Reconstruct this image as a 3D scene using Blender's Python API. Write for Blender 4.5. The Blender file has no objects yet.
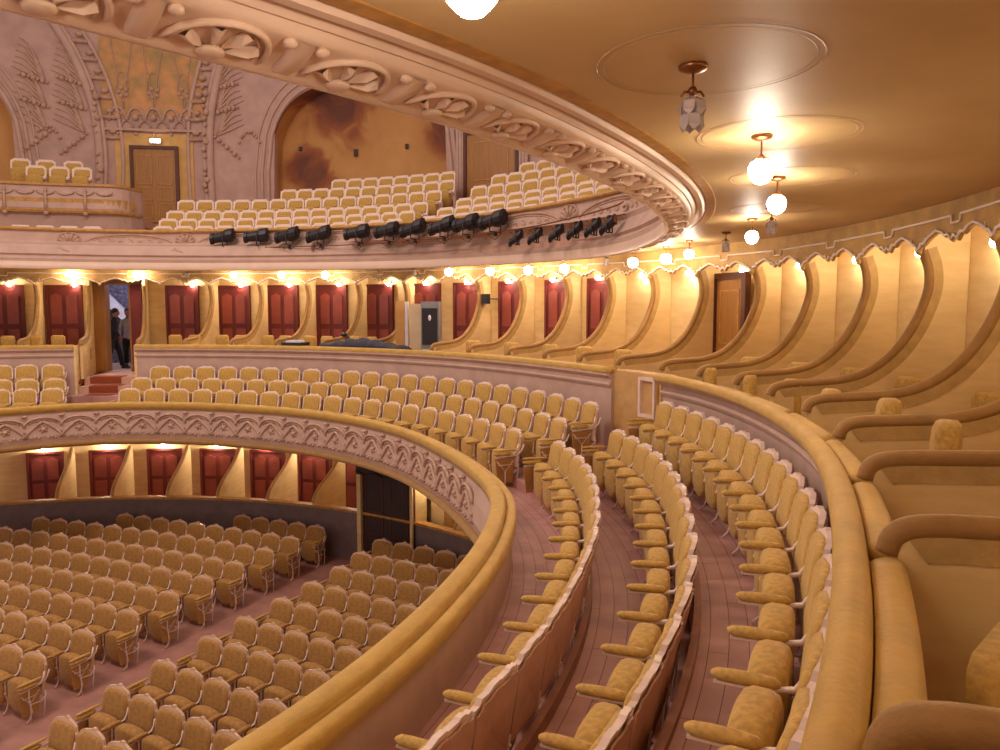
import bpy, math, random
import numpy as np
from math import sin, cos, pi, radians, degrees, hypot, atan2

random.seed(7)
H = 6.25                      # height of the camera over the stalls floor
CX, CY = -8.99, 8.11          # centre of the round hall
SC = bpy.context.scene
COL = SC.collection

# ------------------------------------------------------------------ camera, world, lights, exposure
cam_d = bpy.data.cameras.new('camera'); cam = bpy.data.objects.new('camera', cam_d); COL.objects.link(cam)
cam.location = (0, 0, H); cam.rotation_euler = (radians(90 - 5.04), 0, 0)
cam_d.sensor_width = 36; cam_d.lens = 27.36; cam_d.clip_start = 0.05; cam_d.clip_end = 200
SC.camera = cam
SC.view_settings.view_transform = 'Standard'; SC.view_settings.look = 'None'
SC.view_settings.gamma = 1; SC.view_settings.use_curve_mapping = False
SC.view_settings.exposure = 0.0
world = bpy.data.worlds.new('world'); SC.world = world; world.use_nodes = True
bg = world.node_tree.nodes['Background']
bg.inputs[0].default_value = (1.0, 0.76, 0.68, 1); bg.inputs[1].default_value = 0.60

def P(a, r, z):
    t = radians(a)
    return (CX + r * cos(t), CY + r * sin(t), z + H)

def lamp(name, loc, energy, color=(1, .72, .45), size=.1, kind='POINT', rot=None):
    d = bpy.data.lights.new(name, kind); d.energy = energy; d.color = color
    if kind == 'AREA': d.shape = 'DISK'; d.size = size
    else: d.shadow_soft_size = size
    o = bpy.data.objects.new(name, d); COL.objects.link(o); o.location = loc
    if rot: o.rotation_euler = rot
    return o
# the chandelier of the dome, high over the stalls, and the house lights of the upper tier
lamp('chandelier_light', (CX, CY, H + 9.5), 1000, (1, .78, .68), 4.0, 'AREA', (0, 0, 0))
lamp('dome_light', P(80, 8, 7.5), 420, (1, .76, .68), 1.0)
lamp('dome_light', P(40, 8, 7.5), 300, (1, .76, .68), 1.0)
# unseen fill added for the near parapet, about where facing ceiling lamps would hang
for a_ in (150, 180, 210): lamp('facing_side_fill', P(a_, 10.5, .75), 90, (1, .80, .70), .8)

# ------------------------------------------------------------------ curve tables (angle -> radius)
def curve(pts, sig=3.0):
    xs = [p[0] for p in pts]; ys = [p[1] for p in pts]
    g = np.arange(-80, 150, .5); v = np.interp(g, xs, ys)
    k = np.exp(-.5 * (np.arange(-20, 20.5) * .5 / sig) ** 2); k /= k.sum()
    v = np.convolve(np.pad(v, 20, mode='edge'), k, 'valid')[:len(g)]
    return lambda a: float(np.interp(a, g, v))
rA = curve([(-60,9.2),(-29,9.16),(-15,9.1),(-3,9.15),(4,9.2),(16,9.08),(26,9.09),(40,9.29),(51,9.4),(61,9.47),(77,9.53),(89,9.4),(96,9.05),(102,8.45),(115,7.3)])
rB = curve([(-60,12.0),(-40,11.84),(-34,11.75),(-31,11.69),(-27,11.63),(-22,11.60),(-8,11.64),(9,11.68),(15,11.6),(21,11.35),(30,11.28),(125,11.28)])
rP = curve([(-60,11.95),(-34,11.82),(-27,11.72),(-19,11.7),(-12,11.78),(-5,11.88),(.7,11.95),(6,12.02),(12,12.05),(17,12.0),(23,11.9),(34,11.85),(51,11.8),(67,11.85),(80,11.7),(92,11.55),(125,11.55)])
rC = lambda a: rP(a) + 1.55
rK = lambda a: max(13.8, rP(a) + 2.1)          # back wall of the boxes
rL = curve([(-70,9.3),(-35,9.7),(-26,9.97),(-20,10.12),(-12,10.41),(-2,10.87),(8,11.41),(18,11.9),(25,12.3),(31,12.5),(45,12.5),(57,12.4),(67,12.1),(84,11.7),(96,11.5),(107,11.1),(125,10.6)], 2.5)
rE = lambda a: rL(a) - .24
rD = lambda a: rL(a) + .20
zC = lambda a: float(np.interp(a, [-10, 0, 15, 25, 40, 60, 100], [.93, .89, .85, .86, .91, .945, .93]))
zL = lambda a: float(np.interp(a, [-40, 0, 20, 45, 100], [1.005, 1.0, .985, 1.03, 1.06]))
ZCEIL = 1.06
Z1, Z2, Z3 = -2.80, -2.65, -2.19                # floors of the three balcony rows
ZBOX = -1.85

# ------------------------------------------------------------------ mesh helpers
class MB:
    def __init__(s): s.v = []; s.f = []; s.sm = []
    def add(s, vs, fs, smooth=False):
        n = len(s.v); s.v += [tuple(v) for v in vs]
        for q in fs: s.f.append([i + n for i in q]); s.sm.append(smooth)
        return s
    def box(s, c, size, rz=0, rx=0, bevel=0):
        x, y, z = [q / 2 for q in size]; vs = []
        for dx, dy, dz in ((-1,-1,-1),(1,-1,-1),(1,1,-1),(-1,1,-1),(-1,-1,1),(1,-1,1),(1,1,1),(-1,1,1)):
            p = [dx * x, dy * y, dz * z]
            p = [p[0], p[1] * cos(rx) - p[2] * sin(rx), p[1] * sin(rx) + p[2] * cos(rx)]
            p = [p[0] * cos(rz) - p[1] * sin(rz), p[0] * sin(rz) + p[1] * cos(rz), p[2]]
            vs.append([p[i] + c[i] for i in range(3)])
        return s.add(vs, [(0,3,2,1),(4,5,6,7),(0,1,5,4),(1,2,6,5),(2,3,7,6),(3,0,4,7)])
    def tube(s, pts, r, n=6, cap=True, flat=1.0, smooth=True):
        pts = [np.array(p, float) for p in pts]; m = len(pts)
        rs = r if isinstance(r, (list, tuple)) else [r] * m
        vs = []; prev = None
        for i, p in enumerate(pts):
            t = pts[min(i + 1, m - 1)] - pts[max(i - 1, 0)]; t = t / (np.linalg.norm(t) + 1e-9)
            if prev is None:
                u = np.cross(t, (0, 0, 1))
                if np.linalg.norm(u) < .1: u = np.cross(t, (1, 0, 0))
            else: u = prev - t * np.dot(prev, t)
            u = u / (np.linalg.norm(u) + 1e-9); prev = u; w = np.cross(u, t)
            for k in range(n):
                an = 2 * pi * k / n
                vs.append(p + rs[i] * (cos(an) * u + sin(an) * flat * w))
        fs = [(i * n + k, i * n + (k + 1) % n, (i + 1) * n + (k + 1) % n, (i + 1) * n + k) for i in range(m - 1) for k in range(n)]
        if cap: fs += [tuple(range(n))[::-1], tuple(range((m - 1) * n, m * n))]
        return s.add(vs, fs, smooth)
    def lathe(s, c, prof, n=12, sx=1, sy=1, smooth=True):
        vs = [(c[0] + r * cos(2*pi*k/n) * sx, c[1] + r * sin(2*pi*k/n) * sy, c[2] + z) for r, z in prof for k in range(n)]
        m = len(prof)
        fs = [(i*n+k, i*n+(k+1)%n, (i+1)*n+(k+1)%n, (i+1)*n+k) for i in range(m-1) for k in range(n)]
        fs += [tuple(range(n))[::-1], tuple(range((m-1)*n, m*n))]
        return s.add(vs, fs, smooth)
    def ball(s, c, r, n=8, m=5, sc=(1,1,1), smooth=True):
        vs = []; 
        for i in range(m + 1):
            th = pi * i / m
            for k in range(n): vs.append((c[0] + r*sc[0]*sin(th)*cos(2*pi*k/n), c[1] + r*sc[1]*sin(th)*sin(2*pi*k/n), c[2] + r*sc[2]*cos(th)))
        fs = [((i+1)*n+k, (i+1)*n+(k+1)%n, i*n+(k+1)%n, i*n+k) for i in range(m) for k in range(n)]
        return s.add(vs, fs, smooth)
    def prism(s, out, y0, y1, f=None, smooth=False):
        # outline in (x, z) extruded along y; f maps (x, y, z) to a point
        n = len(out); g = f or (lambda x, y, z: (x, y, z))
        vs = [g(x, y0, z) for x, z in out] + [g(x, y1, z) for x, z in out]
        fs = [tuple(range(n)), tuple(range(n, 2*n))[::-1]] + [(i, i + n, (i+1) % n + n, (i+1) % n) for i in range(n)]
        return s.add(vs, fs, smooth)
    def pillow(s, out, y0, y1, rnd=.03, f=None, steps=3):
        # outline (x,z) with a domed, rounded front at y1 and a flat back at y0
        g = f or (lambda x, y, z: (x, y, z)); n = len(out)
        cx = sum(p[0] for p in out) / n; cz = sum(p[1] for p in out) / n
        rings = [(1, y0), (1.0, y1 - rnd)]
        for k in range(1, steps + 1):
            an = k / steps * pi / 2
            rings.append((1 - (1 - cos(an)) * .35, y1 - rnd + rnd * sin(an)))
        vs = [g(cx + (x - cx) * q, y, cz + (z - cz) * q) for q, y in rings for x, z in out]
        m = len(rings)
        fs = [(i*n+k, (i+1)*n+k, (i+1)*n+(k+1)%n, i*n+(k+1)%n) for i in range(m-1) for k in range(n)]
        fs += [tuple(range(n)), tuple(range((m-1)*n, m*n))[::-1]]
        return s.add(vs, fs, True)
    def sweep(s, a0, a1, prof, step=1.0, closed=True, smooth=False, caps=True):
        # prof(a) -> list of (r, z); swept round the hall
        n = max(1, int(abs(a1 - a0) / step)); m = None; vs = []
        for i in range(n + 1):
            a = a0 + (a1 - a0) * i / n; pr = prof(a); m = len(pr)
            vs += [P(a, r, z) for r, z in pr]
        K = m if closed else m - 1
        fs = [(i*m+k, i*m+(k+1)%m, (i+1)*m+(k+1)%m, (i+1)*m+k) for i in range(n) for k in range(K)]
        if closed and caps: fs += [tuple(range(m))[::-1], tuple(range(n*m, (n+1)*m))]
        return s.add(vs, fs, smooth)
    def mesh(s, name, mat):
        me = bpy.data.meshes.new(name); me.from_pydata(s.v, [], s.f)
        me.polygons.foreach_set('use_smooth', s.sm); me.materials.append(mat); me.update()
        import bmesh
        b = bmesh.new(); b.from_mesh(me); bmesh.ops.recalc_face_normals(b, faces=b.faces); b.to_mesh(me); b.free()
        return me
    def build(s, name, mat, parent=None):
        o = bpy.data.objects.new(name, s.mesh(name, mat)); COL.objects.link(o)
        if parent: o.parent = parent
        return o

def empty(name, loc=(0, 0, 0), rz=0):
    o = bpy.data.objects.new(name, None); COL.objects.link(o); o.location = loc; o.rotation_euler = (0, 0, rz); return o
def tag(o, label=None, cat=None, group=None, kind=None):
    if label: o['label'] = label
    if cat: o['category'] = cat
    if group: o['group'] = group
    if kind: o['kind'] = kind
    return o
KIDS = {}
def dup(root, loc, rz, label, group=None, skip=()):
    r = root.copy(); COL.objects.link(r); r.location = loc; r.rotation_euler = (0, 0, rz); r['label'] = label
    if group: r['group'] = group
    for ch in KIDS[root.name]:
        if ch.name.split('.')[0] in skip: continue
        c = ch.copy(); COL.objects.link(c); c.parent = r
        for g in KIDS.get(ch.name, ()):
            d = g.copy(); COL.objects.link(d); d.parent = c
    return r
def kids(root, *ch): KIDS.setdefault(root.name, []).extend(ch)
def face(a): return radians(a + 90)

# ------------------------------------------------------------------ materials
def mat(name, col, rough=.6, var=.12, scale=8, bump=0, bscale=40, metal=0, sheen=0, emit=None, estr=0, col2=None, kind='noise', trans=0, stretch=(1,1,1), coat=0):
    m = bpy.data.materials.new(name); m.use_nodes = True; nt = m.node_tree; N = nt.nodes; L = nt.links
    b = N['Principled BSDF']; b.inputs['Roughness'].default_value = rough; b.inputs['Metallic'].default_value = metal
    tc = N.new('ShaderNodeTexCoord'); mp = N.new('ShaderNodeMapping'); L.new(tc.outputs['Object'], mp.inputs[0]); mp.inputs['Scale'].default_value = stretch
    if kind == 'wave':
        t = N.new('ShaderNodeTexWave'); t.inputs['Scale'].default_value = scale; t.inputs['Distortion'].default_value = 9; t.inputs['Detail'].default_value = 3
    elif kind == 'voronoi':
        t = N.new('ShaderNodeTexVoronoi'); t.inputs['Scale'].default_value = scale
    else:
        t = N.new('ShaderNodeTexNoise'); t.inputs['Scale'].default_value = scale; t.inputs['Detail'].default_value = 5
    L.new(mp.outputs[0], t.inputs['Vector'])
    fac = t.outputs['Fac'] if 'Fac' in t.outputs else t.outputs[0]
    if kind == 'voronoi': fac = t.outputs['Distance']
    r = N.new('ShaderNodeValToRGB'); c2 = col2 or tuple(c * (1 - var * 2) for c in col)
    r.color_ramp.elements[0].position = .32; r.color_ramp.elements[1].position = .68
    r.color_ramp.elements[0].color = (*c2, 1); r.color_ramp.elements[1].color = (*[min(1, c * (1 + var * .4)) for c in col], 1)
    L.new(fac, r.inputs[0]); L.new(r.outputs[0], b.inputs['Base Color'])
    if bump:
        t2 = N.new('ShaderNodeTexNoise'); t2.inputs['Scale'].default_value = bscale; t2.inputs['Detail'].default_value = 4
        L.new(mp.outputs[0], t2.inputs['Vector'])
        bp = N.new('ShaderNodeBump'); bp.inputs['Strength'].default_value = bump; bp.inputs['Distance'].default_value = .02
        L.new(t2.outputs['Fac'], bp.inputs['Height']); L.new(bp.outputs[0], b.inputs['Normal'])
    if sheen: b.inputs['Sheen Weight'].default_value = sheen; b.inputs['Sheen Tint'].default_value = (1, .8, .5, 1)
    if emit: b.inputs['Emission Color'].default_value = (*emit, 1); b.inputs['Emission Strength'].default_value = estr
    if trans: b.inputs['Transmission Weight'].default_value = trans
    if coat: b.inputs['Coat Weight'].default_value = coat
    return m
def lin(r, g, b):
    return tuple(((c / 255) / 12.92 if c / 255 <= .04045 else ((c / 255 + .055) / 1.055) ** 2.4) for c in (r, g, b))

M = {}
M['velvet'] = mat('ochre_velvet', lin(202, 160, 76), .75, .15, 30, .25, 60, sheen=.4)
M['velvet_dark'] = mat('worn_ochre_velvet', lin(180, 130, 64), .7, .10, 6, .3, 70, sheen=.3)
M['velvet_rail'] = mat('rail_velvet', lin(202, 160, 70), .6, .10, 5, .15, 30, sheen=.3, stretch=(1, 1, 3))
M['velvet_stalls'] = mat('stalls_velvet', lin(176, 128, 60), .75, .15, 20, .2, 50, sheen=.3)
M['frame'] = mat('white_painted_wood', lin(236, 212, 196), .38, .05, 6)
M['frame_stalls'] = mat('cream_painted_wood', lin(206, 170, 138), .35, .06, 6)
M['iron'] = mat('white_painted_iron', lin(236, 214, 200), .35, .05, 6)
M['seat_back_wood'] = mat('pinkish_wood_back', lin(206, 160, 138), .5, .1, 5)
M['plaster'] = mat('pink_plaster', lin(200, 168, 150), .7, .07, 3, .12, 25)
M['plaster_wall'] = mat('rose_plaster_wall', lin(196, 162, 148), .75, .08, 2.5, .5, 7)
M['relief'] = mat('carved_plaster', lin(198, 162, 138), .6, .12, 9, .35, 30)
M['boxwall'] = mat('damask_box_wall', lin(232, 206, 150), .7, .10, 2.2, .1, 30, col2=lin(222, 192, 134), stretch=(1, 1, 4))
M['cap'] = mat('padded_cap_velvet', lin(160, 118, 60), .65, .10, 8, .2, 60, sheen=.3)
M['capband'] = mat('cap_gimp_band', lin(196, 162, 100), .6, .10, 8, .2, 60)
M['ceil'] = mat('ochre_ceiling_paint', lin(208, 178, 126), .52, .10, 1.2, .05, 12, col2=lin(198, 166, 112))
M['ring'] = mat('ceiling_stencil', lin(200, 162, 116), .5, .1, 3)
M['cornice'] = mat('cream_cornice', lin(226, 196, 172), .4, .04, 3)
M['gold'] = mat('ochre_gilding', lin(196, 146, 74), .45, .15, 10)
M['floor'] = mat('x', (1, 1, 1))
M['valance'] = mat('valance_cloth', lin(196, 156, 86), .7, .14, 5, .2, 20)
M['piping'] = mat('white_piping', lin(250, 236, 226), .4, .02, 5)
M['reddoor'] = mat('dark_red_wood', lin(118, 42, 36), .55, .12, 4, stretch=(1, 1, .2))
M['reddoor_panel'] = mat('red_door_panel', lin(150, 70, 56), .45, .12, 4)
M['browndoor'] = mat('brown_door_wood', lin(172, 122, 62), .45, .1, 5, stretch=(4, 4, .3))
M['doorframe'] = mat('dark_door_frame', lin(96, 52, 34), .5, .1, 6)
M['dark'] = mat('dark_brown_wood', lin(60, 44, 40), .6, .1, 5)  # dark brown base for the stalls double door, slots and hooks
M['black'] = mat('black_metal', lin(34, 30, 34), .45, .1, 10)
M['lens'] = mat('spotlight_lens', lin(60, 56, 66), .15, .1, 10)
M['glow'] = mat('lit_glass', (1, .9, .8), .3, 0, 5, emit=(1, .84, .68), estr=78)
M['glow_s'] = mat('lit_wall_glass', (1, .9, .8), .3, 0, 5, emit=(1, .84, .66), estr=150)
M['glow_g'] = mat('lit_stalls_box_glass', (1, .9, .8), .3, 0, 5, emit=(1, .84, .62), estr=330)
M['crystal'] = mat('unlit_cut_glass', lin(235, 222, 222), .10, .05, 30, trans=.35)
M['brass'] = mat('aged_brass', lin(150, 100, 60), .35, .1, 10, metal=.8)
M['carpet'] = mat('red_brown_carpet', lin(150, 70, 36), .9, .1, 30)
M['step'] = mat('rose_stone_step', lin(206, 164, 140), .6, .08, 6)
M['bluewall'] = mat('grey_wall_base', lin(130, 110, 108), .8, .08, 4)
M['pier'] = mat('ochre_pier_panel', lin(208, 164, 102), .6, .1, 5)
M['exitglow'] = mat('exit_lamp', (1, .9, .8), .3, 0, 5, emit=(1, .85, .7), estr=12)
M['stone'] = mat('grey_stone_wall', lin(110, 104, 118), .9, .35, 12, .4, 10)
M['white'] = mat('white_paint', lin(225, 220, 228), .5, .04, 5)
M['grey'] = mat('grey_metal', lin(140, 140, 140), .4, .1, 8)
M['cream'] = mat('cream_board', lin(222, 196, 156), .5, .06, 5)
M['ochreboard'] = mat('ochre_board', lin(202, 150, 84), .5, .06, 5)
M['cloth'] = mat('slate_cloth', lin(70, 70, 84), .8, .15, 8)
M['suit'] = mat('dark_suit', lin(34, 30, 42), .8, .1, 12)
M['shirt'] = mat('pale_shirt', lin(176, 170, 184), .8, .1, 12)
M['skin'] = mat('skin', lin(150, 106, 90), .6, .05, 12)
M['hair'] = mat('dark_hair', lin(30, 24, 26), .7, .05, 20)

def floor_mat():
    m = M['floor']; m.name = 'rose_floorboards'; nt = m.node_tree; nt.nodes.clear(); N = nt.nodes; L = nt.links
    out = N.new('ShaderNodeOutputMaterial'); b = N.new('ShaderNodeBsdfPrincipled'); L.new(b.outputs[0], out.inputs[0])
    g = N.new('ShaderNodeNewGeometry'); sub = N.new('ShaderNodeVectorMath'); sub.operation = 'SUBTRACT'; sub.inputs[1].default_value = (CX, CY, 0)
    L.new(g.outputs['Position'], sub.inputs[0]); sx = N.new('ShaderNodeSeparateXYZ'); L.new(sub.outputs[0], sx.inputs[0])
    ln = N.new('ShaderNodeVectorMath'); ln.operation = 'LENGTH'
    cb = N.new('ShaderNodeCombineXYZ'); L.new(sx.outputs[0], cb.inputs[0]); L.new(sx.outputs[1], cb.inputs[1]); L.new(cb.outputs[0], ln.inputs[0])
    at = N.new('ShaderNodeMath'); at.operation = 'ARCTAN2'; L.new(sx.outputs[1], at.inputs[0]); L.new(sx.outputs[0], at.inputs[1])
    mu = N.new('ShaderNodeMath'); mu.operation = 'MULTIPLY'; mu.inputs[1].default_value = 10; L.new(at.outputs[0], mu.inputs[0])
    cc = N.new('ShaderNodeCombineXYZ'); L.new(mu.outputs[0], cc.inputs[0]); L.new(ln.outputs['Value'], cc.inputs[1])
    br = N.new('ShaderNodeTexBrick'); L.new(cc.outputs[0], br.inputs['Vector']); br.inputs['Scale'].default_value = 1
    br.inputs['Brick Width'].default_value = 1.6; br.inputs['Row Height'].default_value = .125; br.inputs['Mortar Size'].default_value = .003
    br.inputs['Color1'].default_value = (*lin(204, 156, 146), 1); br.inputs['Color2'].default_value = (*lin(190, 142, 132), 1); br.inputs['Mortar'].default_value = (*lin(110, 66, 60), 1)
    no = N.new('ShaderNodeTexNoise'); no.inputs['Scale'].default_value = 3; no.inputs['Detail'].default_value = 8; L.new(g.outputs['Position'], no.inputs['Vector'])
    mx = N.new('ShaderNodeMixRGB'); mx.blend_type = 'MULTIPLY'; mx.inputs[0].default_value = .55; L.new(br.outputs[0], mx.inputs[1])
    rp = N.new('ShaderNodeValToRGB'); rp.color_ramp.elements[0].position = .35; rp.color_ramp.elements[0].color = (.6, .55, .55, 1); rp.color_ramp.elements[1].position = .6
    L.new(no.outputs[0], rp.inputs[0]); L.new(rp.outputs[0], mx.inputs[2]); L.new(mx.outputs[0], b.inputs['Base Color']); b.inputs['Roughness'].default_value = .55
floor_mat()

# ------------------------------------------------------------------ structure
def struct(name, mb, m, parent=None, label=None):
    o = mb.build(name, m, parent)
    if parent is None: o['kind'] = 'structure'
    if label: o['label'] = label
    return o
def sroot(name, label=None):
    o = empty(name); o['kind'] = 'structure'
    if label: o['label'] = label
    return o

# stalls floor
b = MB(); b.sweep(-100, 200, lambda a: [(0.01, -6.25), (14.6, -6.25), (14.6, -6.35), (0.01, -6.35)], 5)
struct('floor', b, mat('rose_brown_linoleum', lin(172, 124, 110), .6, .12, 3))
# ground-floor boxes: parapet, floor, back wall, soffit
b = MB(); b.sweep(10, 125, lambda a: [(11.6, -6.25), (11.6, -5.02), (11.72, -5.02), (11.72, -6.25)], 2)
gp = struct('wall_stalls', b, M['bluewall'])
b = MB(); b.sweep(10, 125, lambda a: [(11.56, -5.03), (11.56, -4.97), (11.78, -4.97), (11.78, -5.03)], 2); b.build('parapet_rail', M['gold'], gp)
b = MB(); b.sweep(10, 125, lambda a: [(11.73, -5.95), (11.73, -5.85), (13.8, -5.85), (13.8, -5.95)], 2)
struct('floor_stalls_boxes', b, M['floor'])
b = MB(); b.sweep(10, 125, lambda a: [(13.72, -6.2), (13.72, -3.35), (13.9, -3.35), (13.9, -6.2)], 2)
struct('wall_stalls_boxes', b, M['boxwall'])

# balcony floor in three tiers (also the ceiling of the stalls boxes)
b = MB(); b.sweep(-62, 125, lambda a: [(rA(a)-.20, Z1), (9.9 if a < 30 else 9.8, Z1), (9.9 if a < 30 else 9.8, Z2), (10.78, Z2), (10.78, Z3), (14.4, Z3), (14.4, -3.3), (rA(a)-.1, -3.1)], 1.5)
struct('floor_balcony', b, M['floor'])
b = MB()
b.sweep(-62, 14.5, lambda a: [(9.88, Z1), (9.88, Z2 + .10), (9.93, Z2 + .10), (9.93, Z1)], 1.5)
b.sweep(-62, 12, lambda a: [(10.76, Z2), (10.76, Z3 + .05), (10.81, Z3 + .05), (10.81, Z2)], 1.5)
struct('baseboard_tiers', b, mat('brown_kerb_board', lin(168, 116, 92), .6, .1, 6))

# balcony front
bf = sroot('trim_1', 'carved pink balcony front with a padded ochre handrail')
b = MB()
b.sweep(-62, 125, lambda a: [(rA(a)-.25, -2.36), (rA(a)-.30, -2.55), (rA(a)-.32, -2.82), (rA(a)-.27, -2.98), (rA(a)-.12, -3.0), (rA(a)-.12, -2.30), (rA(a)-.23, -2.30)], 1.2)
b.build('front_panel', M['plaster'], bf)
b = MB(); b.sweep(-62, 125, lambda a: [(rA(a)-.30, -2.98), (rA(a)-.35, -3.02), (rA(a)-.35, -3.06), (rA(a)-.28, -3.11), (rA(a)-.12, -3.11), (rA(a)-.12, -2.98)], 1.2)
b.build('lower_moulding', M['cap'], bf)
b = MB()
def railA(a):
    r = rA(a); pr = []
    for k in range(9):
        t = pi * k / 8; pr.append((r - .205 - .085 * cos(t), -2.19 + .05 * sin(t)))
    for k in range(9):
        t = pi * k / 8; pr.append((r - .06 - .06 * cos(t), -2.25 + .05 * sin(t)))
    return pr + [(r, -2.32), (r - .28, -2.30)]
b.sweep(-62, 125, railA, 1.0, smooth=True); b.build('handrail', M['velvet_rail'], bf)
b = MB(); b.sweep(-62, 125, lambda a: [(rA(a)-.09, Z1 - .02), (rA(a)-.09, -2.33), (rA(a)-.05, -2.33), (rA(a)-.05, Z1 - .02)], 1.2)
b.build('inner_panel', M['plaster'], bf)
# interlaced relief: lattice of waves, arches and bosses
b = MB(); rel = lambda a, z, o=0: P(a, rA(a) - .315 - o, z)
nM = 34; a_b = 101.5; stp = 4.17
for k in range(-2, 22):
    ac = a_b - k * stp
    if ac < 12: break
    for sgn in (-1, 1):
        b.tube([rel(ac + sgn * stp * .5 * t, -2.50 - .30 * t ** 1.3, .0) for t in np.linspace(0, 1.12, 8)], .034, 5)
        b.tube([rel(ac + sgn * stp * .5 * t, -2.57 - .24 * t ** 1.5, .0) for t in np.linspace(0, .9, 8)], .014, 5)
    b.tube([rel(ac + stp * .52 * cos(t), -2.60 + .19 * sin(t), .0) for t in np.linspace(0, pi, 11)], .026, 5)
    b.tube([rel(ac + stp * .40 * cos(t), -2.58 + .12 * sin(t), .0) for t in np.linspace(.3, pi - .3, 8)], .012, 4)
    for s_ in (-1, 1):
        for q in range(3): b.ball(rel(ac + s_ * (.5 + .42 * q), -2.86 + .02 * (q % 2)), .03, 6, 4)
        b.ball(rel(ac + s_ * stp * .5, -2.74), .035, 6, 4)
        b.ball(rel(ac + s_ * stp * .5, -2.84), .028, 6, 4)
b.build('interlaced_relief', M['relief'], bf)
b = MB()
for k in range(-2, 22):
    ac = a_b - k * stp
    if ac < 12: break
    b.ball(rel(ac, -2.67, .0), .055, 8, 5)
    for q in range(5):
        t = q / 5 * 2 * pi; b.ball(rel(ac + .42 * cos(t), -2.67 + .06 * sin(t)), .03, 6, 4)
    b.ball(rel(ac + stp * .5, -2.37, -.02), .035, 6, 4, (2, 2, .8))
b.build('rosette_row', M['relief'], bf)

# box parapet (pink wall) and velvet rail, far part / near part, with the aisle passage and the pier between
def wallB(a0, a1, name, label, near):
    w = sroot(name, label)
    ft = Z3 if near else Z3
    pf = .05 if near else -.02
    b = MB(); b.sweep(a0, a1, lambda a: [(rB(a)+pf, ft - .3), (rB(a)+pf, -1.04), (rB(a)+.16, -1.04), (rB(a)+.16, ft - .3)], 1.2); b.build('parapet_panel', M['plaster'], w)
    b = MB()
    b.sweep(a0, a1, lambda a: [(rB(a)-.03+pf, -1.24), (rB(a)-.05+pf, -1.20), (rB(a)-.03+pf, -1.17), (rB(a)-.01+pf, -1.17), (rB(a)-.01+pf, -1.24)], 1.2)
    b.sweep(a0, a1, lambda a: [(rB(a)-.03+pf, -1.10), (rB(a)-.07+pf, -1.06), (rB(a)-.07+pf, -1.02), (rB(a)+.0+pf, -1.02), (rB(a)+.0+pf, -1.12)], 1.2)
    b.build('moulding', M['plaster'], w)
    b = MB()
    def rail(a):
        r = rB(a) - (.04 if near else .02); wd = .065 if near else .07
        return [(r - wd, -1.0)] + [(r - wd * cos(pi * k / 8), -.98 + .055 * sin(pi * k / 8)) for k in range(9)] + [(r + wd, -1.03), (r - wd, -1.03)]
    b.sweep(a0, a1, rail, 1.0, smooth=True)
    b.build('padded_rail', M['velvet_rail'], w)
    return w
wallB(-62, 13.6, 'wall_boxes_near', 'pink box parapet with padded ochre rail curving towards the viewer', True)
wallB(19.6, 91.6, 'wall_boxes_rear', 'pink box parapet across the back of the balcony', False)
wallB(99.2, 125, 'wall_boxes_left', 'pink box parapet left of the doorway steps', False)
# wide elbow cushions of the near boxes
# pier
pr_ = sroot('wall_pier', 'plain ochre pier between the two lengths of box parapet')
b = MB(); b.sweep(13.6, 19.6, lambda a: [(rB(a)+.03, Z3 - .2), (rB(a)+.03, -.97), (rB(a)+.3, -.97), (rB(a)+.3, Z3 - .2)], .6); b.build('pier_panel', M['pier'], pr_)
b = MB()
for (aa, ab, za, zb) in ((14.1, 16.2, -1.62, -1.02),):
    for q in ((aa, aa + .25, za, zb), (ab - .25, ab, za, zb), (aa, ab, za, za + .05), (aa, ab, zb - .05, zb)):
        b.sweep(q[0], q[1], lambda a, q=q: [(rB(a)-.02, q[2]), (rB(a)-.02, q[3]), (rB(a)+.03, q[3]), (rB(a)+.03, q[2])], .6)
b.build('white_niche_frame', M['frame'], pr_)
b = MB(); b.sweep(14.1, 16.2, lambda a: [(rB(a)-.03, -1.70), (rB(a)-.03, -1.66), (rB(a)+.03, -1.66), (rB(a)+.03, -1.70)], .6)
b.sweep(13.9, 14.2, lambda a: [(rB(a)+.01, Z3), (rB(a)+.01, -1.0), (rB(a)+.04, -1.0), (rB(a)+.04, Z3)], .3)
b.build('moulding', M['gold'], pr_)
# box floor and back wall
b = MB(); b.sweep(-62, 91.8, lambda a: [(rB(a)+.1, ZBOX - .1), (rB(a)+.1, ZBOX), (rK(a), ZBOX), (rK(a), ZBOX - .1)], 1.5)
b.sweep(99, 125, lambda a: [(rB(a)+.1, ZBOX - .1), (rB(a)+.1, ZBOX), (rK(a), ZBOX), (rK(a), ZBOX - .1)], 1.5)
struct('floor_boxes', b, M['carpet'])
b = MB()
for s0, s1 in ((-62, 96.28), (99.35, 125)):
    b.sweep(s0, s1, lambda a: [(rK(a), -3), (rK(a), ZCEIL), (rK(a)+.15, ZCEIL), (rK(a)+.15, -3)], 1.5)
b.sweep(96.28, 99.35, lambda a: [(rK(a), .70), (rK(a), ZCEIL), (rK(a)+.15, ZCEIL), (rK(a)+.15, .66)], 1.0)
struct('wall_boxes_back', b, M['boxwall'])

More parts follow.
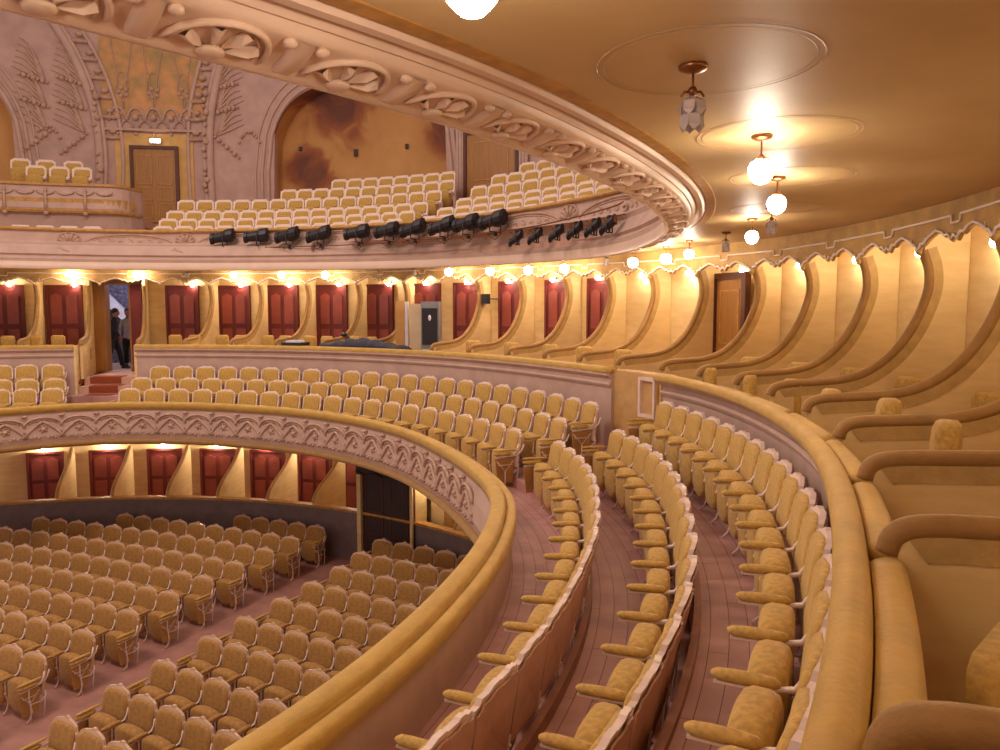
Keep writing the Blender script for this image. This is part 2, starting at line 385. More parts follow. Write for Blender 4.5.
# aisle passage at the open doorway: side walls, steps, landing
pw = sroot('wall_passage', 'ochre side walls of the stepped passage to the open doorway')
b = MB()
def radial_wall(b, a, r0, r1, z0, z1, t=.06):
    an = radians(a); ex, ey = cos(an), sin(an); nx, ny = -ey * t / 2, ex * t / 2
    vs = []
    for z in (z0, z1):
        for r, s_ in ((r0, 1), (r1, 1), (r1, -1), (r0, -1)):
            x, y, _ = P(a, r, 0); vs.append((x + nx * s_, y + ny * s_, z + H))
    b.add(vs, [(0,1,2,3),(4,5,6,7),(0,1,5,4),(1,2,6,5),(2,3,7,6),(3,0,4,7)])
for (a0_, a1_) in ((91.6, 94.5), (99.1, 100.7)):
    p_, q_ = P(a0_, 11.25, 0), P(a1_, 13.75, 0); an = atan2(q_[1] - p_[1], q_[0] - p_[0]); L_ = hypot(q_[0] - p_[0], q_[1] - p_[1])
    b.box(((p_[0] + q_[0]) / 2, (p_[1] + q_[1]) / 2, H - 1.93), (L_, .06, 1.95), an)
b.build('side_panel', M['boxwall'], pw)
b = MB(); b.box(P(99.45, 12.0, -1.45), (.05, .10, .3), radians(12)); b.box(P(99.95, 12.8, -1.25), (.05, .10, .3), radians(12))
b.build('slot', M['dark'], pw)
st = sroot('floor_steps', 'rose steps with a red brown carpet runner up to the doorway')
b = MB(); c = MB()
nst = 5
for k in range(nst):
    r0 = 10.0 + .42 * k; z1 = Z1 + (ZBOX + .05 - Z1) * (k + 1) / nst
    b.sweep(91.9, 98.9, lambda a: [(r0, Z1 - .1), (r0, z1), (13.8 if k == nst - 1 else r0 + .44, z1), (13.8 if k == nst - 1 else r0 + .44, Z1 - .1)], 1.0)
    a0, a1 = (94.0, 97.6) if k < nst - 1 else (94.4, 98.2)
    c.sweep(a0 - .12 * k * 0, a1, lambda a: [(r0 - .012, z1 - .16), (r0 - .012, z1 + .012), (r0 + .43, z1 + .012), (r0 + .43, z1), (r0 + .0, z1), (r0, z1 - .16)], 1.0)
b.build('stone_steps', M['step'], st); c.build('carpet_runner', M['carpet'], st)

# foyer seen through the open doorway
fy = sroot('wall_foyer', 'cold lit foyer with a white stair flank behind the open doorway')
b = MB(); b.sweep(91, 108, lambda a: [(17.2, -3), (17.2, 2), (17.4, 2), (17.4, -3)], 1.0); b.build('stone_wall', M['stone'], fy)
b = MB(); b.sweep(91, 108, lambda a: [(13.8, -1.9), (13.8, -1.8), (17.3, -1.8), (17.3, -1.9)], 1.0); b.build('pale_floor', M['white'], fy)
b = MB()
pts = [(x_, .47 - .96 * (x_ + 12.82) - .06 * (x_ + 12.82) ** 2) for x_ in np.linspace(-14.0, -10.8, 12)]
def stairflank():
    vs = []; n = len(pts)
    for y in (24.6, 24.75):
        for x, z in pts: vs.append((x, y, z + H + .16))
        for x, z in pts[::-1]: vs.append((x, y, z + H - .26))
    m = 2 * n
    return vs, [tuple(range(m)), tuple(range(m, 2 * m))[::-1]] + [(i, i + m, (i + 1) % m + m, (i + 1) % m) for i in range(m)]
b.add(*stairflank()); b.build('stair_flank', M['white'], fy)
lamp('foyer_light', P(99.0, 15.4, 1.2), 420, (.62, .68, 1.0), .4)

# ceiling under the upper gallery
b = MB(); b.sweep(-66, 125, lambda a: [(rD(a) - .2, ZCEIL + .25), (rD(a) - .02, ZCEIL), (rK(a) + .1, ZCEIL), (rK(a) + .1, ZCEIL + .25)], 1.5)
cl = struct('ceiling', b, M['ceil'])
b = MB(); b.sweep(-66, 125, lambda a: [(rD(a)-.02, ZCEIL - .004), (rD(a) + .07, ZCEIL - .004), (rD(a) + .10, ZCEIL + .01), (rD(a)-.02, ZCEIL + .01)], 1.2)
b.build('painted_border', M['gold'], cl)
LIT = [(-33.6, 10.70), (-17.35, 11.11), (-9.2, 11.39), (5.07, 12.04), (18.3, 12.6)]
UNLIT = [(-25.4, 10.89), (12.4, 12.45), (.57, 11.89)]
b = MB()
for a, r in [(-25.4, 10.95), (-17.35, 11.2), (-9.2, 11.5), (.5, 11.95)]:
    x, y, z = P(a, r, ZCEIL - .004); R1 = .48
    for R2 in (R1, R1 * .93):
        b.tube([(x + R2 * cos(t) * 1.0, y + R2 * sin(t), z) for t in np.linspace(0, 2 * pi, 40)], .005 if R2 == R1 else .003, 4, False, .2)
b.build('stencilled_rings', M['ring'], cl)
b = MB(); b.sweep(-66, 125, lambda a: [(rD(a), ZCEIL + .2), (rC(a) + .02, ZCEIL + .2), (rC(a) + .02, ZCEIL + .2 + .05), (rD(a), ZCEIL + .25)], 3)

# upper gallery front
uf = sroot('trim_2', 'carved cream front of the upper gallery with shells and scrolls on its lip')
def cornice(a):
    r = rD(a); l = rL(a); z = zL(a) - .008; t = ZCEIL + .03
    return [(r + .02, t), (r - .02, t - .02), (r - .035, t - .015), (r - .06, t - .05), (r - .10, t - .055), (r - .13, (t + z) / 2 + .02), (r - .165, z + .025), (r - .18, z + .03), (r - .19, z + .01), (l + .0, z), (l, z + .02), (l, t + .1), (r, t + .1)]
b = MB(); b.sweep(-66, 125, cornice, .8, smooth=False); b.build('cornice', M['cornice'], uf)
def lip(a):
    l = rL(a); e = rE(a); z = zL(a) - .02
    pr = [(l + .01, z + .01)]
    for k in range(1, 8):
        t = k / 8; pr.append((l + (e - l) * t, z - .06 * t ** 1.2))
    return pr + [(e + .01, z - .063), (e - .010, z - .082), (e - .035, z - .082), (e - .045, z - .06), (e - .03, z + .10), (e + .1, z + .14), (l, z + .14)]
b = MB(); b.sweep(-66, 125, lip, .8, smooth=True); b.build('lip_moulding', M['cornice'], uf)
# parapet of the gallery above the lip (seen on the far side)
rF = lambda a: min(12.25, rL(a) + .15 + .5 * max(0, min(1, (a - 70) / 20))) if a > 24 else rL(a) + .05
def front(a):
    f = rF(a); e = rE(a); z = zL(a)
    return [(e, z + .08), (e - .02, z + .16), (e + .10, z + .24), (e + .05, z + .28), (e + .13, z + .40), (e + .20, z + .52), (f - .12, z + .60), (f - .06, z + .66), (f - .04, 1.98), (f + .12, 1.98), (f + .12, z + .1)]
b = MB(); b.sweep(-40, 125, front, 1.0, smooth=False); b.build('front_panel', M['plaster'], uf)
b = MB(); b.sweep(-40, 125, lambda a: [(rF(a)-.10, 1.97), (rF(a)-.12, 2.0), (rF(a)-.08, 2.05), (rF(a)+.10, 2.05), (rF(a)+.14, 1.97)], 1.0); b.build('handrail', M['gold'], uf)
b = MB(); G = lambda a, z, o=0: P(a, rF(a) - .05 - o, z)
for k in range(0, 6):
    ac = 100.3 - 13.6 * k
    for q in range(6):
        t = q / 5 * pi; b.tube([G(ac + .25 * cos(t), 1.70 + .02 * sin(t)), G(ac + 1.1 * cos(t), 1.76 + .16 * sin(t))], [.03, .05], 5)
    b.tube([G(ac + 1.25 * cos(t), 1.75 + .2 * sin(t)) for t in np.linspace(-.3, pi + .3, 12)], .03, 5)
    b.ball(G(ac, 1.68), .05, 8, 5)
    b.tube([G(ac - 6.8 + 5.3 * cos(t), 1.64 + .28 * sin(t)) for t in np.linspace(0, pi, 20)], .034, 5)
    b.tube([G(ac - 6.8 + 4.7 * cos(t), 1.64 + .23 * sin(t)) for t in np.linspace(0, pi, 20)], .018, 5)
    for q in range(-3, 4):
        cx_ = ac - 6.8 + q * 1.15; s_ = 1 if q % 2 else -1
        b.tube([G(cx_ + (.1 + .07 * t) * cos(t), 1.72 + s_ * .012 * t * sin(t) * 1.4) for t in np.linspace(0, 5, 12)], .026, 5)
    for q in range(5):   # hanging leaf cluster under the shell
        b.tube([P(ac, rE(ac) + .16, 1.50), P(ac + (q - 2) * .6, rE(ac) + .12, 1.36 + .02 * abs(q - 2))], [.03, .012], 5)
    b.ball(P(ac, rE(ac) + .10, 1.30), .04, 6, 5)
b.build('scroll_relief', M['relief'], uf)
# carved shells and strap bands round the lip
def surf(u, v, h):
    # u: angle, v: 0 outer .. 1 inner over the lip, h: height out of the surface (down)
    l = rL(u); e = rE(u); z = zL(u) - .02
    return P(u, l + (e - l) * v + h * .35, z - .06 * v ** 1.2 - h * .9)
a = -53.4
while a < 100:
    per = 3.3; k_ = per / 2
    sh = MB()
    U = lambda x: a + x * 1.12        # x in units of half shell
    rim = [(U(cos(t)), .90 - .80 * sin(t)) for t in np.linspace(0.05, pi - .05, 15)]
    sh.tube([surf(u, v, .010) for u, v in rim], [.006] + [.013] * 13 + [.006], 6, True, 1.3)
    sh.tube([surf(a + (u - a) * .84, .90 - (.90 - v) * .84, .006) for u, v in rim], .007, 4)
    for q in range(4):
        t = pi * (.14 + .24 * q); c0 = (a + .22 * 1.12 * cos(t), .90 - .12 * sin(t))
        w = .17
        vs = []
        for tt in (t - w * 1.1, t, t + w * 1.1):
            hh = .030 if tt == t else .004
            vs.append(surf(a + 1.12 * .82 * cos(tt), .90 - .68 * sin(tt), hh))
        vs.append(surf(c0[0], c0[1], .012)); vs.append(surf(a + 1.12 * .6 * cos(t), .90 - .48 * sin(t), .040))
        for tt in (t - w, t + w): vs.append(surf(a + 1.12 * .45 * cos(tt), .90 - .38 * sin(tt), .0))
        # 0 left tip,1 mid tip,2 right tip,3 root,4 crest,5 left side,6 right side
        sh.add(vs, [(0,1,4),(1,2,4),(0,4,5),(2,6,4),(5,4,3),(4,6,3)])
    p0 = surf(a, .90, .012)
    sh.ball(p0, .036, 10, 6, (1.5, 1.5, .6))
    sh.build('carved_shell', M['cornice'], uf)
    sb = MB(); am = a + k_
    L_ = []; 
    for t in np.linspace(0, 1, 7):
        v = .08 + .90 * t; off = .30 * (t - .5)
        for s_, hh in ((-1, .0), (-.8, .028), (.8, .028), (1, .0)):
            L_.append(surf(am + off + s_ * .26, v, hh * (.5 + .5 * sin(pi * t))))
    sb.add(L_, [(i*4+k, i*4+k+1, (i+1)*4+k+1, (i+1)*4+k) for i in range(6) for k in range(3)], True)
    sb.ball(surf(am - .52, .16, .014), .024, 8, 5, (1.2, 1.2, .8)); sb.ball(surf(am + .30, .16, .014), .024, 8, 5, (1.2, 1.2, .8))
    sb.build('strap_scroll', M['cornice'], uf)
    a += per if a < 18 else 3.4

# ------------------------------------------------------------------ partitions of the boxes
PA = [-33.9, -26.3, -19.5, -12.6, -5.6, .7, 6.4, 11.9, 17.0, 22.9, 28.5, 33.8, 39.3, 45.3, 51.0, 61.0, 67.4, 74.0, 80.0, 86.1, 91.9, 98.9, 106.0, 112.4]
PDIR = {91.9: 94.4, 98.9: 100.6}
PA_all = [-40.8] + PA
PROF = [(0, -.955), (.02, -.89), (.08, -.85), (.2, -.83), (.45, -.815), (.75, -.79), (1.0, -.72), (1.2, -.60), (1.38, -.43), (1.52, -.22), (1.62, 0), (1.68, .22), (1.67, .42), (1.62, .56), (1.60, .62)]
names = ['nearest', 'second', 'third', 'fourth', 'fifth', 'sixth', 'seventh', 'eighth', 'ninth', 'tenth', 'eleventh', 'twelfth', 'thirteenth', 'fourteenth', 'fifteenth', 'sixteenth', 'seventeenth', 'eighteenth', 'nineteenth', 'twentieth', 'twenty-first', 'twenty-second', 'twenty-third', 'twenty-fourth', 'twenty-fifth', 'twenty-sixth', 'twenty-seventh', 'twenty-eighth', 'twenty-ninth', 'thirtieth']
def smooth_prof(pr, n=4):
    out = []
    m = len(pr)
    for i in range(m - 1):
        p0 = pr[max(i-1, 0)]; p1 = pr[i]; p2 = pr[i+1]; p3 = pr[min(i+2, m-1)]
        for k in range(n):
            t = k / n
            out.append(tuple(.5 * (2*p1[j] + (p2[j]-p0[j])*t + (2*p0[j]-5*p1[j]+4*p2[j]-p3[j])*t*t + (3*p1[j]-p0[j]-3*p2[j]+p3[j])*t**3) for j in (0, 1)))
    return out + [pr[-1]]
SP = smooth_prof(PROF, 3)
for i, a in enumerate(PA_all):
    r0 = rP(a); x, y, z = P(a, r0, ZBOX)
    an = radians(a)
    if a in PDIR:
        q_ = P(PDIR[a], 13.6, 0); an = atan2(q_[1] - y, q_[0] - x)
    root = empty('box_partition', (x, y, z), an)       # local x outwards, y across
    top = [(d, zz - ZBOX) for d, zz in SP]
    back = rK(a) - r0 - .01; lo = .02
    pb = MB()
    n = len(top); vs = []
    for yy in (-.03, .03):
        vs += [(d + .02, yy, zz - .02) for d, zz in top] + [(d_, yy, lo) for d_ in [0]][:0]
    # fill as strips towards the back wall
    vs = []; m = n
    top_ = top
    for yy in (-.035, .035):
        for d, zz in top: vs.append((d + .01, yy, zz - .01))
        for d, zz in top:
            vs.append((back, yy, zz - .01 if zz + ZBOX > -.75 else max(lo, (zz - .01))))
    fs = []
    for s_ in (0, 1):
        o = s_ * 2 * m
        for k in range(m - 1): fs.append((o + k, o + k + 1, o + m + k + 1, o + m + k))
    for k in range(m - 1):
        fs.append((k, k + 1, 2*m + k + 1, 2*m + k)); fs.append((m + k, m + k + 1, 3*m + k + 1, 3*m + k))
    pb.add(vs, fs)
    zt = top[-1][1]; pb.box(((top[-1][0] + back) / 2, 0, (zt - .01 + ZCEIL - ZBOX) / 2), (back - top[-1][0], .07, ZCEIL - ZBOX - zt + .01))
    zlow = top[0][1] - .01
    pb.box(((.01 + back) / 2, 0, (lo + zlow + .0) / 2), (back - .01, .07, zlow - lo))
    pb.build('partition_panel', M['boxwall'], root)
    cb_ = MB(); cb_.tube([(d, 0, zz) for d, zz in top], .050, 10, True, 1.0); cb_.build('padded_cap', M['cap'], root)
    bb = MB()
    inner = []
    for k in range(n):
        p = np.array(top[k]); q = np.array(top[min(k+1, n-1)]) - np.array(top[max(k-1, 0)]); q = q / np.linalg.norm(q)
        nn = np.array([q[1], -q[0]])   # to the outer/lower side
        inner.append((p, nn))
    inner = inner[5:]; n = len(inner)
    vs = []
    for yy in (-.042, .042):
        for p, nn in inner: vs.append((p[0] + nn[0] * .03, yy, p[1] + nn[1] * .03))
        for p, nn in inner: vs.append((max(.14, p[0] + nn[0] * .13), yy, p[1] + nn[1] * .13))
    fs = []
    for s_ in (0, 1):
        o = s_ * 2 * n
        for k in range(n - 1): fs.append((o + k, o + k + 1, o + n + k + 1, o + n + k))
    for k in range(n - 1): fs.append((n + k, n + k + 1, 3*n + k + 1, 3*n + k))
    bb.add(vs, fs); bb.build('gimp_band', M['capband'], root)
    if a < 20 and i > 0: where = 'counting from the viewer along the right-hand boxes'; w = names[i - 1]
    elif a < 60: where = 'at the right of the rear boxes, counting from the brown door'; w = names[int(sum(1 for q in PA if 20 < q <= a)) - 1]
    elif a < 95: where = 'of the rear boxes, counting leftwards from the stacked cabinets'; w = names[int(sum(1 for q in PA if 60 < q <= a)) - 1]
    else: where = 'left of the open doorway, counting leftwards'; w = names[int(sum(1 for q in PA if 95 < q <= a)) - 1]
    if w == 'nearest' and a > 20: w = 'first'
    if i == 0: w = 'outermost'; where = 'beside the viewer, right of the padded rail'
    tag(root, f'sweeping ochre velvet-capped box partition, {w} {where}', 'partition', 'curved partitions between the boxes')

# elbow cushions on the near parapet between partitions
for i in range(len(PA_all) - 1):
    a0, a1 = PA_all[i], PA_all[i + 1]
    if a1 > 7 : break
    b = MB()
    def cush(a, a0=a0, a1=a1):
        r = rB(a) + .03
        return [(r, -1.03), (r + .0, -.98), (r + .015, -.968), (r + .05, -.955), (r + .09, -.957), (r + .12, -.975), (r + .125, -1.03)]
    b.sweep(a0 + .35, a1 - .35, cush, .5, smooth=True)
    o = b.build('elbow_cushion', M['velvet_rail'])
    tag(o, f'pale ochre velvet elbow cushion on the box rail, {names[i]} segment from the viewer', 'cushion', 'elbow cushions on the near rail')

# doors in the boxes
def red_door(aC, wdeg, name, ztop, zbot, r, level):
    root = empty(name, P(aC, r, zbot), face(aC)); root['kind'] = 'structure'
    w = 2 * r * sin(radians(wdeg / 2)); h = ztop - zbot
    b = MB(); b.box((0, .03, h / 2), (w, .06, h)); b.build('door_leaf', M['reddoor'], root)
    b = MB()
    for s_ in (-1, 1):
        for z0, z1 in ((.58, .90), (.08, .52)):
            b.prism([(s_ * w * .24 - w * .17, h * z0), (s_ * w * .24 + w * .17, h * z0), (s_ * w * .24 + w * .17, h * z1), (s_ * w * .24, h * (z1 + (.03 if z0 > .5 else 0))), (s_ * w * .24 - w * .17, h * z1)], .062, .085)
    b.build('door_panel', M['reddoor_panel'], root)
    b = MB()
    for s_ in (-1, 1): b.box((s_ * (w / 2 + .03), .04, h / 2), (.06, .10, h))
    b.box((0, .04, h + .03), (w + .12, .10, .06)); b.build('door_frame', M['reddoor'], root)
    return root
nd = 1
bays = [(PA[i] + PA[i+1]) / 2 for i in range(len(PA) - 1)]
DOORS = [(a, 3.4) for a in (109.8, 103.7, 90.4, 84.1, 78.0, 71.8, 65.8, 59.5, 53.7, 47.65, 41.6, 36.2)]
for a, w in DOORS:
    red_door(a, w, f'door_{nd}', .58, ZBOX, rK(a) - .03, 0); nd += 1
# brown door in the bay at the pier side
def plain_door(aC, wdeg, ztop, zbot, r, name, m, panels=2, label=None, mm='gold'):
    root = empty(name, P(aC, r, zbot), face(aC)); root['kind'] = 'structure'
    w = 2 * r * sin(radians(wdeg / 2)); h = ztop - zbot
    b = MB(); b.box((0, .03, h / 2), (w, .06, h)); b.build('door_leaf', m, root)
    b = MB()
    for q in range(panels):
        x0 = -w / 2 + w * (q + .14) / panels; x1 = -w / 2 + w * (q + .86) / panels
        for z0, z1 in ((.52, .92), (.30, .48), (.05, .26)):
            for (xa, xb, za, zb) in ((x0, x1, z0, z0 + .012), (x0, x1, z1 - .012, z1), (x0, x0 + .025, z0, z1), (x1 - .025, x1, z0, z1)):
                b.box(((xa + xb) / 2, .065, h * (za + zb) / 2), (xb - xa, .02, h * (zb - za)))
    b.build('door_moulding', M[mm], root)
    b = MB()
    for s_ in (-1, 1): b.box((s_ * (w / 2 + .05), .05, h / 2), (.1, .12, h))
    b.box((0, .05, h + .05), (w + .2, .12, .1)); b.build('door_frame', M['doorframe'], root)
    return root
plain_door(21.2, 2.9, .50, ZBOX, rK(20.9) - .1, f'door_{nd}', M['browndoor'], 1); nd += 1
# open doorway leaf
root = sroot(f'door_{nd}', 'dark red door leaf folded open at the doorway'); nd += 1
b = MB(); b.sweep(94.9, 96.2, lambda a: [(13.55, ZBOX + .05), (13.55, .66), (13.62, .66), (13.62, ZBOX + .05)], .6); b.build('door_leaf', M['reddoor'], root)
b = MB(); b.sweep(94.8, 100.5, lambda a: [(13.6, .68), (13.6, .80), (14.0, .80), (14.0, .68)], 1.0)
for aa in (96.3, 99.3): radial_wall(b, aa, 13.6, 14.0, -1.8, .7, .08)
b.build('door_frame', M['browndoor'], root)
b = MB(); b.sweep(99.4, 100.6, lambda a: [(13.62, -1.8), (13.62, .68), (13.7, .68), (13.7, -1.8)], .6); b.build('door_jamb_panel', M['browndoor'], root)

# ------------------------------------------------------------------ valance under the ceiling edge
va = empty('valance'); 
def vshape(u):      # 0..1 across a bay -> drop under the top line
    u = abs(u - .5) * 2      # 1 at pendants, 0 in the middle
    pts = [(0, .20), (.05, .245), (.11, .235), (.17, .18), (.24, .20), (.36, .15), (.5, .135), (.7, .175), (.84, .225), (.9, .205), (.95, .28), (1, .30)]
    return float(np.interp(u, [p[0] for p in pts], [p[1] for p in pts]))
vp = [-47.5] + PA_all
vp2 = []
for q in vp:
    vp2.append(q)
    if q == 51.0: vp2.append(56.0)
vp2.append(119)
b = MB(); pip = MB(); vs = []; n = 0; low = []
for i in range(len(vp2) - 1):
    a0, a1 = vp2[i], vp2[i+1]
    for k in range(24):
        u = k / 24; a = a0 + (a1 - a0) * u
        low.append((a, zC(a) + .02 - vshape(u) * 1.12, u))
for a, z, u in low:
    vs += [P(a, rC(a), ZCEIL - .002), P(a, rC(a), z), P(a, rC(a) + .03, z), P(a, rC(a) + .03, ZCEIL - .002)]
m = len(low)
b.add(vs, [(i*4+k, i*4+(k+1)%4, (i+1)*4+(k+1)%4, (i+1)*4+k) for i in range(m-1) for k in range(4)])
b.build('valance_cloth', M['valance'], va)
seg = []
for a, z, u in low:
    seg.append(P(a, rC(a) - .012, z + .028))
pip.tube(seg, .016, 5)
tl = []
for i in range(len(vp2) - 1):
    a0, a1 = vp2[i], vp2[i+1]; am = (a0 + a1) / 2; w = .5
    for a, dz in ((a0, 0), (a0 + (am - a0) * .5, 0), (am - w, 0), (am - w * .9, -.075), (am + w * .5, -.075), (am + w * .6, 0), (am + (a1 - am) * .5, 0)):
        tl.append(P(a, rC(a) - .012, zC(a) + .01 + dz))
pip.tube(tl, .014, 5)
for a in vp2:
    pip.ball(P(a, rC(a) - .02, zC(a) - .26), .028, 6, 5)
    for s_ in (-.55, .55): pip.tube([P(a + s_, rC(a) - .012, zC(a) - .14), P(a + s_, rC(a) - .012, zC(a) - .21), P(a + s_ * .5, rC(a) - .012, zC(a) - .215)], .010, 5)
pip.build('white_piping', M['piping'], va)
for a in vp2:
    b = MB(); b.ball(P(a, rC(a) + .01, zC(a) - .28), .042, 8, 6, (1, 1, 1.2)); b.build('pendant_knob', M['valance'], va)
tag(va, 'scalloped ochre valance with white piping hanging along the tops of the boxes', 'valance')

# ------------------------------------------------------------------ ceiling lamps
def ceiling_lamp(a, r, lit, zg=None, label='', grp=None, small=False):
    x, y, z = P(a, r, ZCEIL); root = empty('ceiling_lamp', (x, y, z))
    drop = ZCEIL - (zg if zg is not None else .84)
    b = MB(); b.lathe((0, 0, 0), [(.062, 0), (.066, -.008), (.06, -.02), (.035, -.03), (.012, -.036)], 14); b.build('ceiling_plate', M['brass'], root)
    b = MB(); b.tube([(0, 0, -.03), (0, 0, -drop + .075)], .006, 6); b.ball((0, 0, -drop + .085), .022, 8, 5)
    for q in range(4):
        t = q * pi / 2; b.tube([(0, 0, -drop + .08), (.035 * cos(t), .035 * sin(t), -drop + .082), (.05 * cos(t), .05 * sin(t), -drop + .06)], .006, 5)
    b.build('stem', M['brass'], root)
    b = MB()
    if lit:
        R = .075 if not small else .09
        n = 16; vs = []
        prof = [(.35, .95), (.75, .75), (.98, .3), (1.0, -.05), (.85, -.5), (.55, -.85), (.25, -1.0)]
        for rr, zz in prof:
            for k in range(n): vs.append((R * rr * (1 + .07 * cos(8 * 2 * pi * k / n)) * cos(2*pi*k/n), R * rr * (1 + .07 * cos(8 * 2 * pi * k / n)) * sin(2*pi*k/n), -drop + R * zz))
        mm = len(prof)
        b.add(vs, [(i*n+k, i*n+(k+1)%n, (i+1)*n+(k+1)%n, (i+1)*n+k) for i in range(mm-1) for k in range(n)] + [tuple(range(n))[::-1], tuple(range((mm-1)*n, mm*n))], True)
        b.build('lit_glass_shade', M['glow'], root)
    else:
        for q in range(6):     # two rings of cut-glass petals
            t = q * pi / 3; c_, s_ = cos(t), sin(t)
            for (zt, zb_, rr, tw) in ((.06, -.02, .048, 0), (0, -.085, .042, .5)):
                t2 = t + tw; c_, s_ = cos(t2), sin(t2); e = .026
                vs = [(.02 * c_, .02 * s_, -drop + zt), (rr * c_ - e * s_, rr * s_ + e * c_, -drop + zt - .02), (rr * c_ + e * s_, rr * s_ - e * c_, -drop + zt - .02),
                      (rr * 1.15 * c_ - e * s_, rr * 1.15 * s_ + e * c_, -drop + zb_ + .02), (rr * 1.15 * c_ + e * s_, rr * 1.15 * s_ - e * c_, -drop + zb_ + .02), (rr * 1.0 * c_, rr * 1.0 * s_, -drop + zb_ - .005), (.015 * c_, .015 * s_, -drop + zb_ + .01)]
                b.add(vs, [(0,1,2),(1,3,4,2),(3,5,4),(0,6,5,3,1),(0,2,4,5,6)])
        b.build('cut_glass_shade', M['crystal'], root)
    return tag(root, label, 'ceiling lamp', grp)
LIT += [(-41.5, 10.45), (-50, 10.2)]  # two unseen lamps added past the view to brighten the near boxes
g1 = 'lamps hanging from the under-gallery ceiling'
labs = ['lit globe lamp at the top edge of the picture on the ochre ceiling', 'largest lit glass lamp below the brown unlit lamp on the ceiling', 'lit round lamp second behind the largest glaring one', 'lit round lamp nearest the right end of the gallery lip, third of the close ones', 'lit lamp where the ceiling meets the valance, rightmost of the far string', 'added lit lamp out of the picture above the viewer', 'added lit lamp out of the picture behind the viewer']
for (a, r), l in zip(LIT, labs): ceiling_lamp(a, r, True, .84 if a > -33 else .88, l, g1)
labs = ['large unlit cut-glass lamp with brass plate on the near ceiling', 'small unlit glass lamp between two lit ones near the valance', 'unlit glass lamp hidden close behind a lit round lamp']
for (a, r), l in zip(UNLIT, labs): ceiling_lamp(a, r, False, .865, l, g1)
FAR = [(101.9, .94), (94.3, .93), (82.3, .92), (76.1, .91), (70.2, .90), (53.0, .89), (47.2, .87), (41.9, .85), (36.9, .84), (27.6, .86), (23.3, .87)]
fl = ['first lit lamp of the far valance, left of the doorway', 'lit lamp over the open doorway', 'lit lamp above the rear boxes, first right of the doorway', 'lit lamp above the rear boxes, second right of the doorway', 'lit lamp above the rear boxes, third right of the doorway',
      'lit lamp above the rear boxes just right of the cabinets', 'lit lamp second right of the cabinets over the rear boxes', 'lit lamp third right of the cabinets over the rear boxes', 'lit lamp fourth right of the cabinets over the rear boxes', 'lit lamp under the right curve of the gallery lip', 'lit lamp beside the right curve of the gallery lip']
for (a, z), l in zip(FAR, fl):
    ceiling_lamp(a, 12.9, True, z - .03, l, g1, True)
for a, l in ((58.0, 'unlit lamp over the cabinets in the rear boxes'), (88.3, 'unlit lamp between two lit ones over the rear boxes'), (31.5, 'small unlit lamp by the right curve of the gallery lip')):
    ceiling_lamp(a, 12.95, False, .90, l, g1)

# small wall lamps inside each box
def wall_lamp(a, r, z, label, grp):
    root = empty('wall_lamp', P(a, r, z), face(a))
    b = MB(); b.lathe((0, 0, 0), [(.03, .0), (.03, .02), (.012, .03)], 8); b.tube([(0, -.0, .02), (0, .04, .03), (0, .09, .0)], .008, 5); b.build('bracket', M['brass'], root)
    b = MB(); b.ball((0, .11, -.02), .045, 10, 6, (1, 1, 1.15)); b.build('glass_bulb', M['glow_g'] if z < -1 else M['glow_s'], root)
    return tag(root, label, 'wall lamp', grp)
lb = sorted([a for a in bays if not (92 < a < 98) and not (51 < a < 61)] + [59.2, 53.6] + [-30 - 7.2])
for i, a in enumerate(lb):
    wall_lamp(a, rK(a) - .06, .66, f'lit bracket lamp over the back wall of a box, {names[min(i, 29)]} box from the viewer', 'bracket lamps inside the boxes')

# ------------------------------------------------------------------ ground floor boxes: doors, partitions, lamps
GD = [(99.6, 3.8), (93.1, 3.6), (86.6, 3.9), (80.3, 3.9), (74.1, 3.8), (68.3, 3.6), (106.5, 3.4)]
for a, w in GD:
    red_door(a, w, f'door_{nd}', -4.12, -5.85, 13.7, 1); nd += 1
    wall_lamp(a, 13.66, -3.93, f'lit lamp above a red door of the stalls boxes, {names[[q[0] for q in GD].index(a)]} counting rightwards', 'bracket lamps in the stalls boxes')
GP = [(102.9, 0), (96.3, 1), (89.3, 2), (82.6, 3), (75.6, 4), (69.0, 5), (47.3, 6)]
wing = smooth_prof([(-.02, 0), (.0, .30), (.10, .52), (.36, .72), (.70, .90), (1.0, 1.10), (1.22, 1.30), (1.36, 1.42), (1.44, 1.30), (1.46, .95)], 3)
for a, i in GP:
    root = empty('stalls_box_partition', P(a, 11.74, -5.30), radians(a))
    pb = MB(); out = [(d, z - .0) for d, z in wing] + [(1.46, -.5), (0, -.5)]
    pb.prism([(d, z) for d, z in out], -.05, .05); pb.build('wing_panel', M['boxwall'], root)
    cb_ = MB(); cb_.tube([(d, 0, z) for d, z in wing], .035, 6); cb_.build('edge_roll', M['capband'], root)
    tag(root, f'pale leaf-shaped wing between stalls boxes, {["first", "second", "third", "fourth", "fifth", "sixth", "seventh and rightmost"][i]} from the left', 'partition', 'leaf-shaped partitions of the stalls boxes')
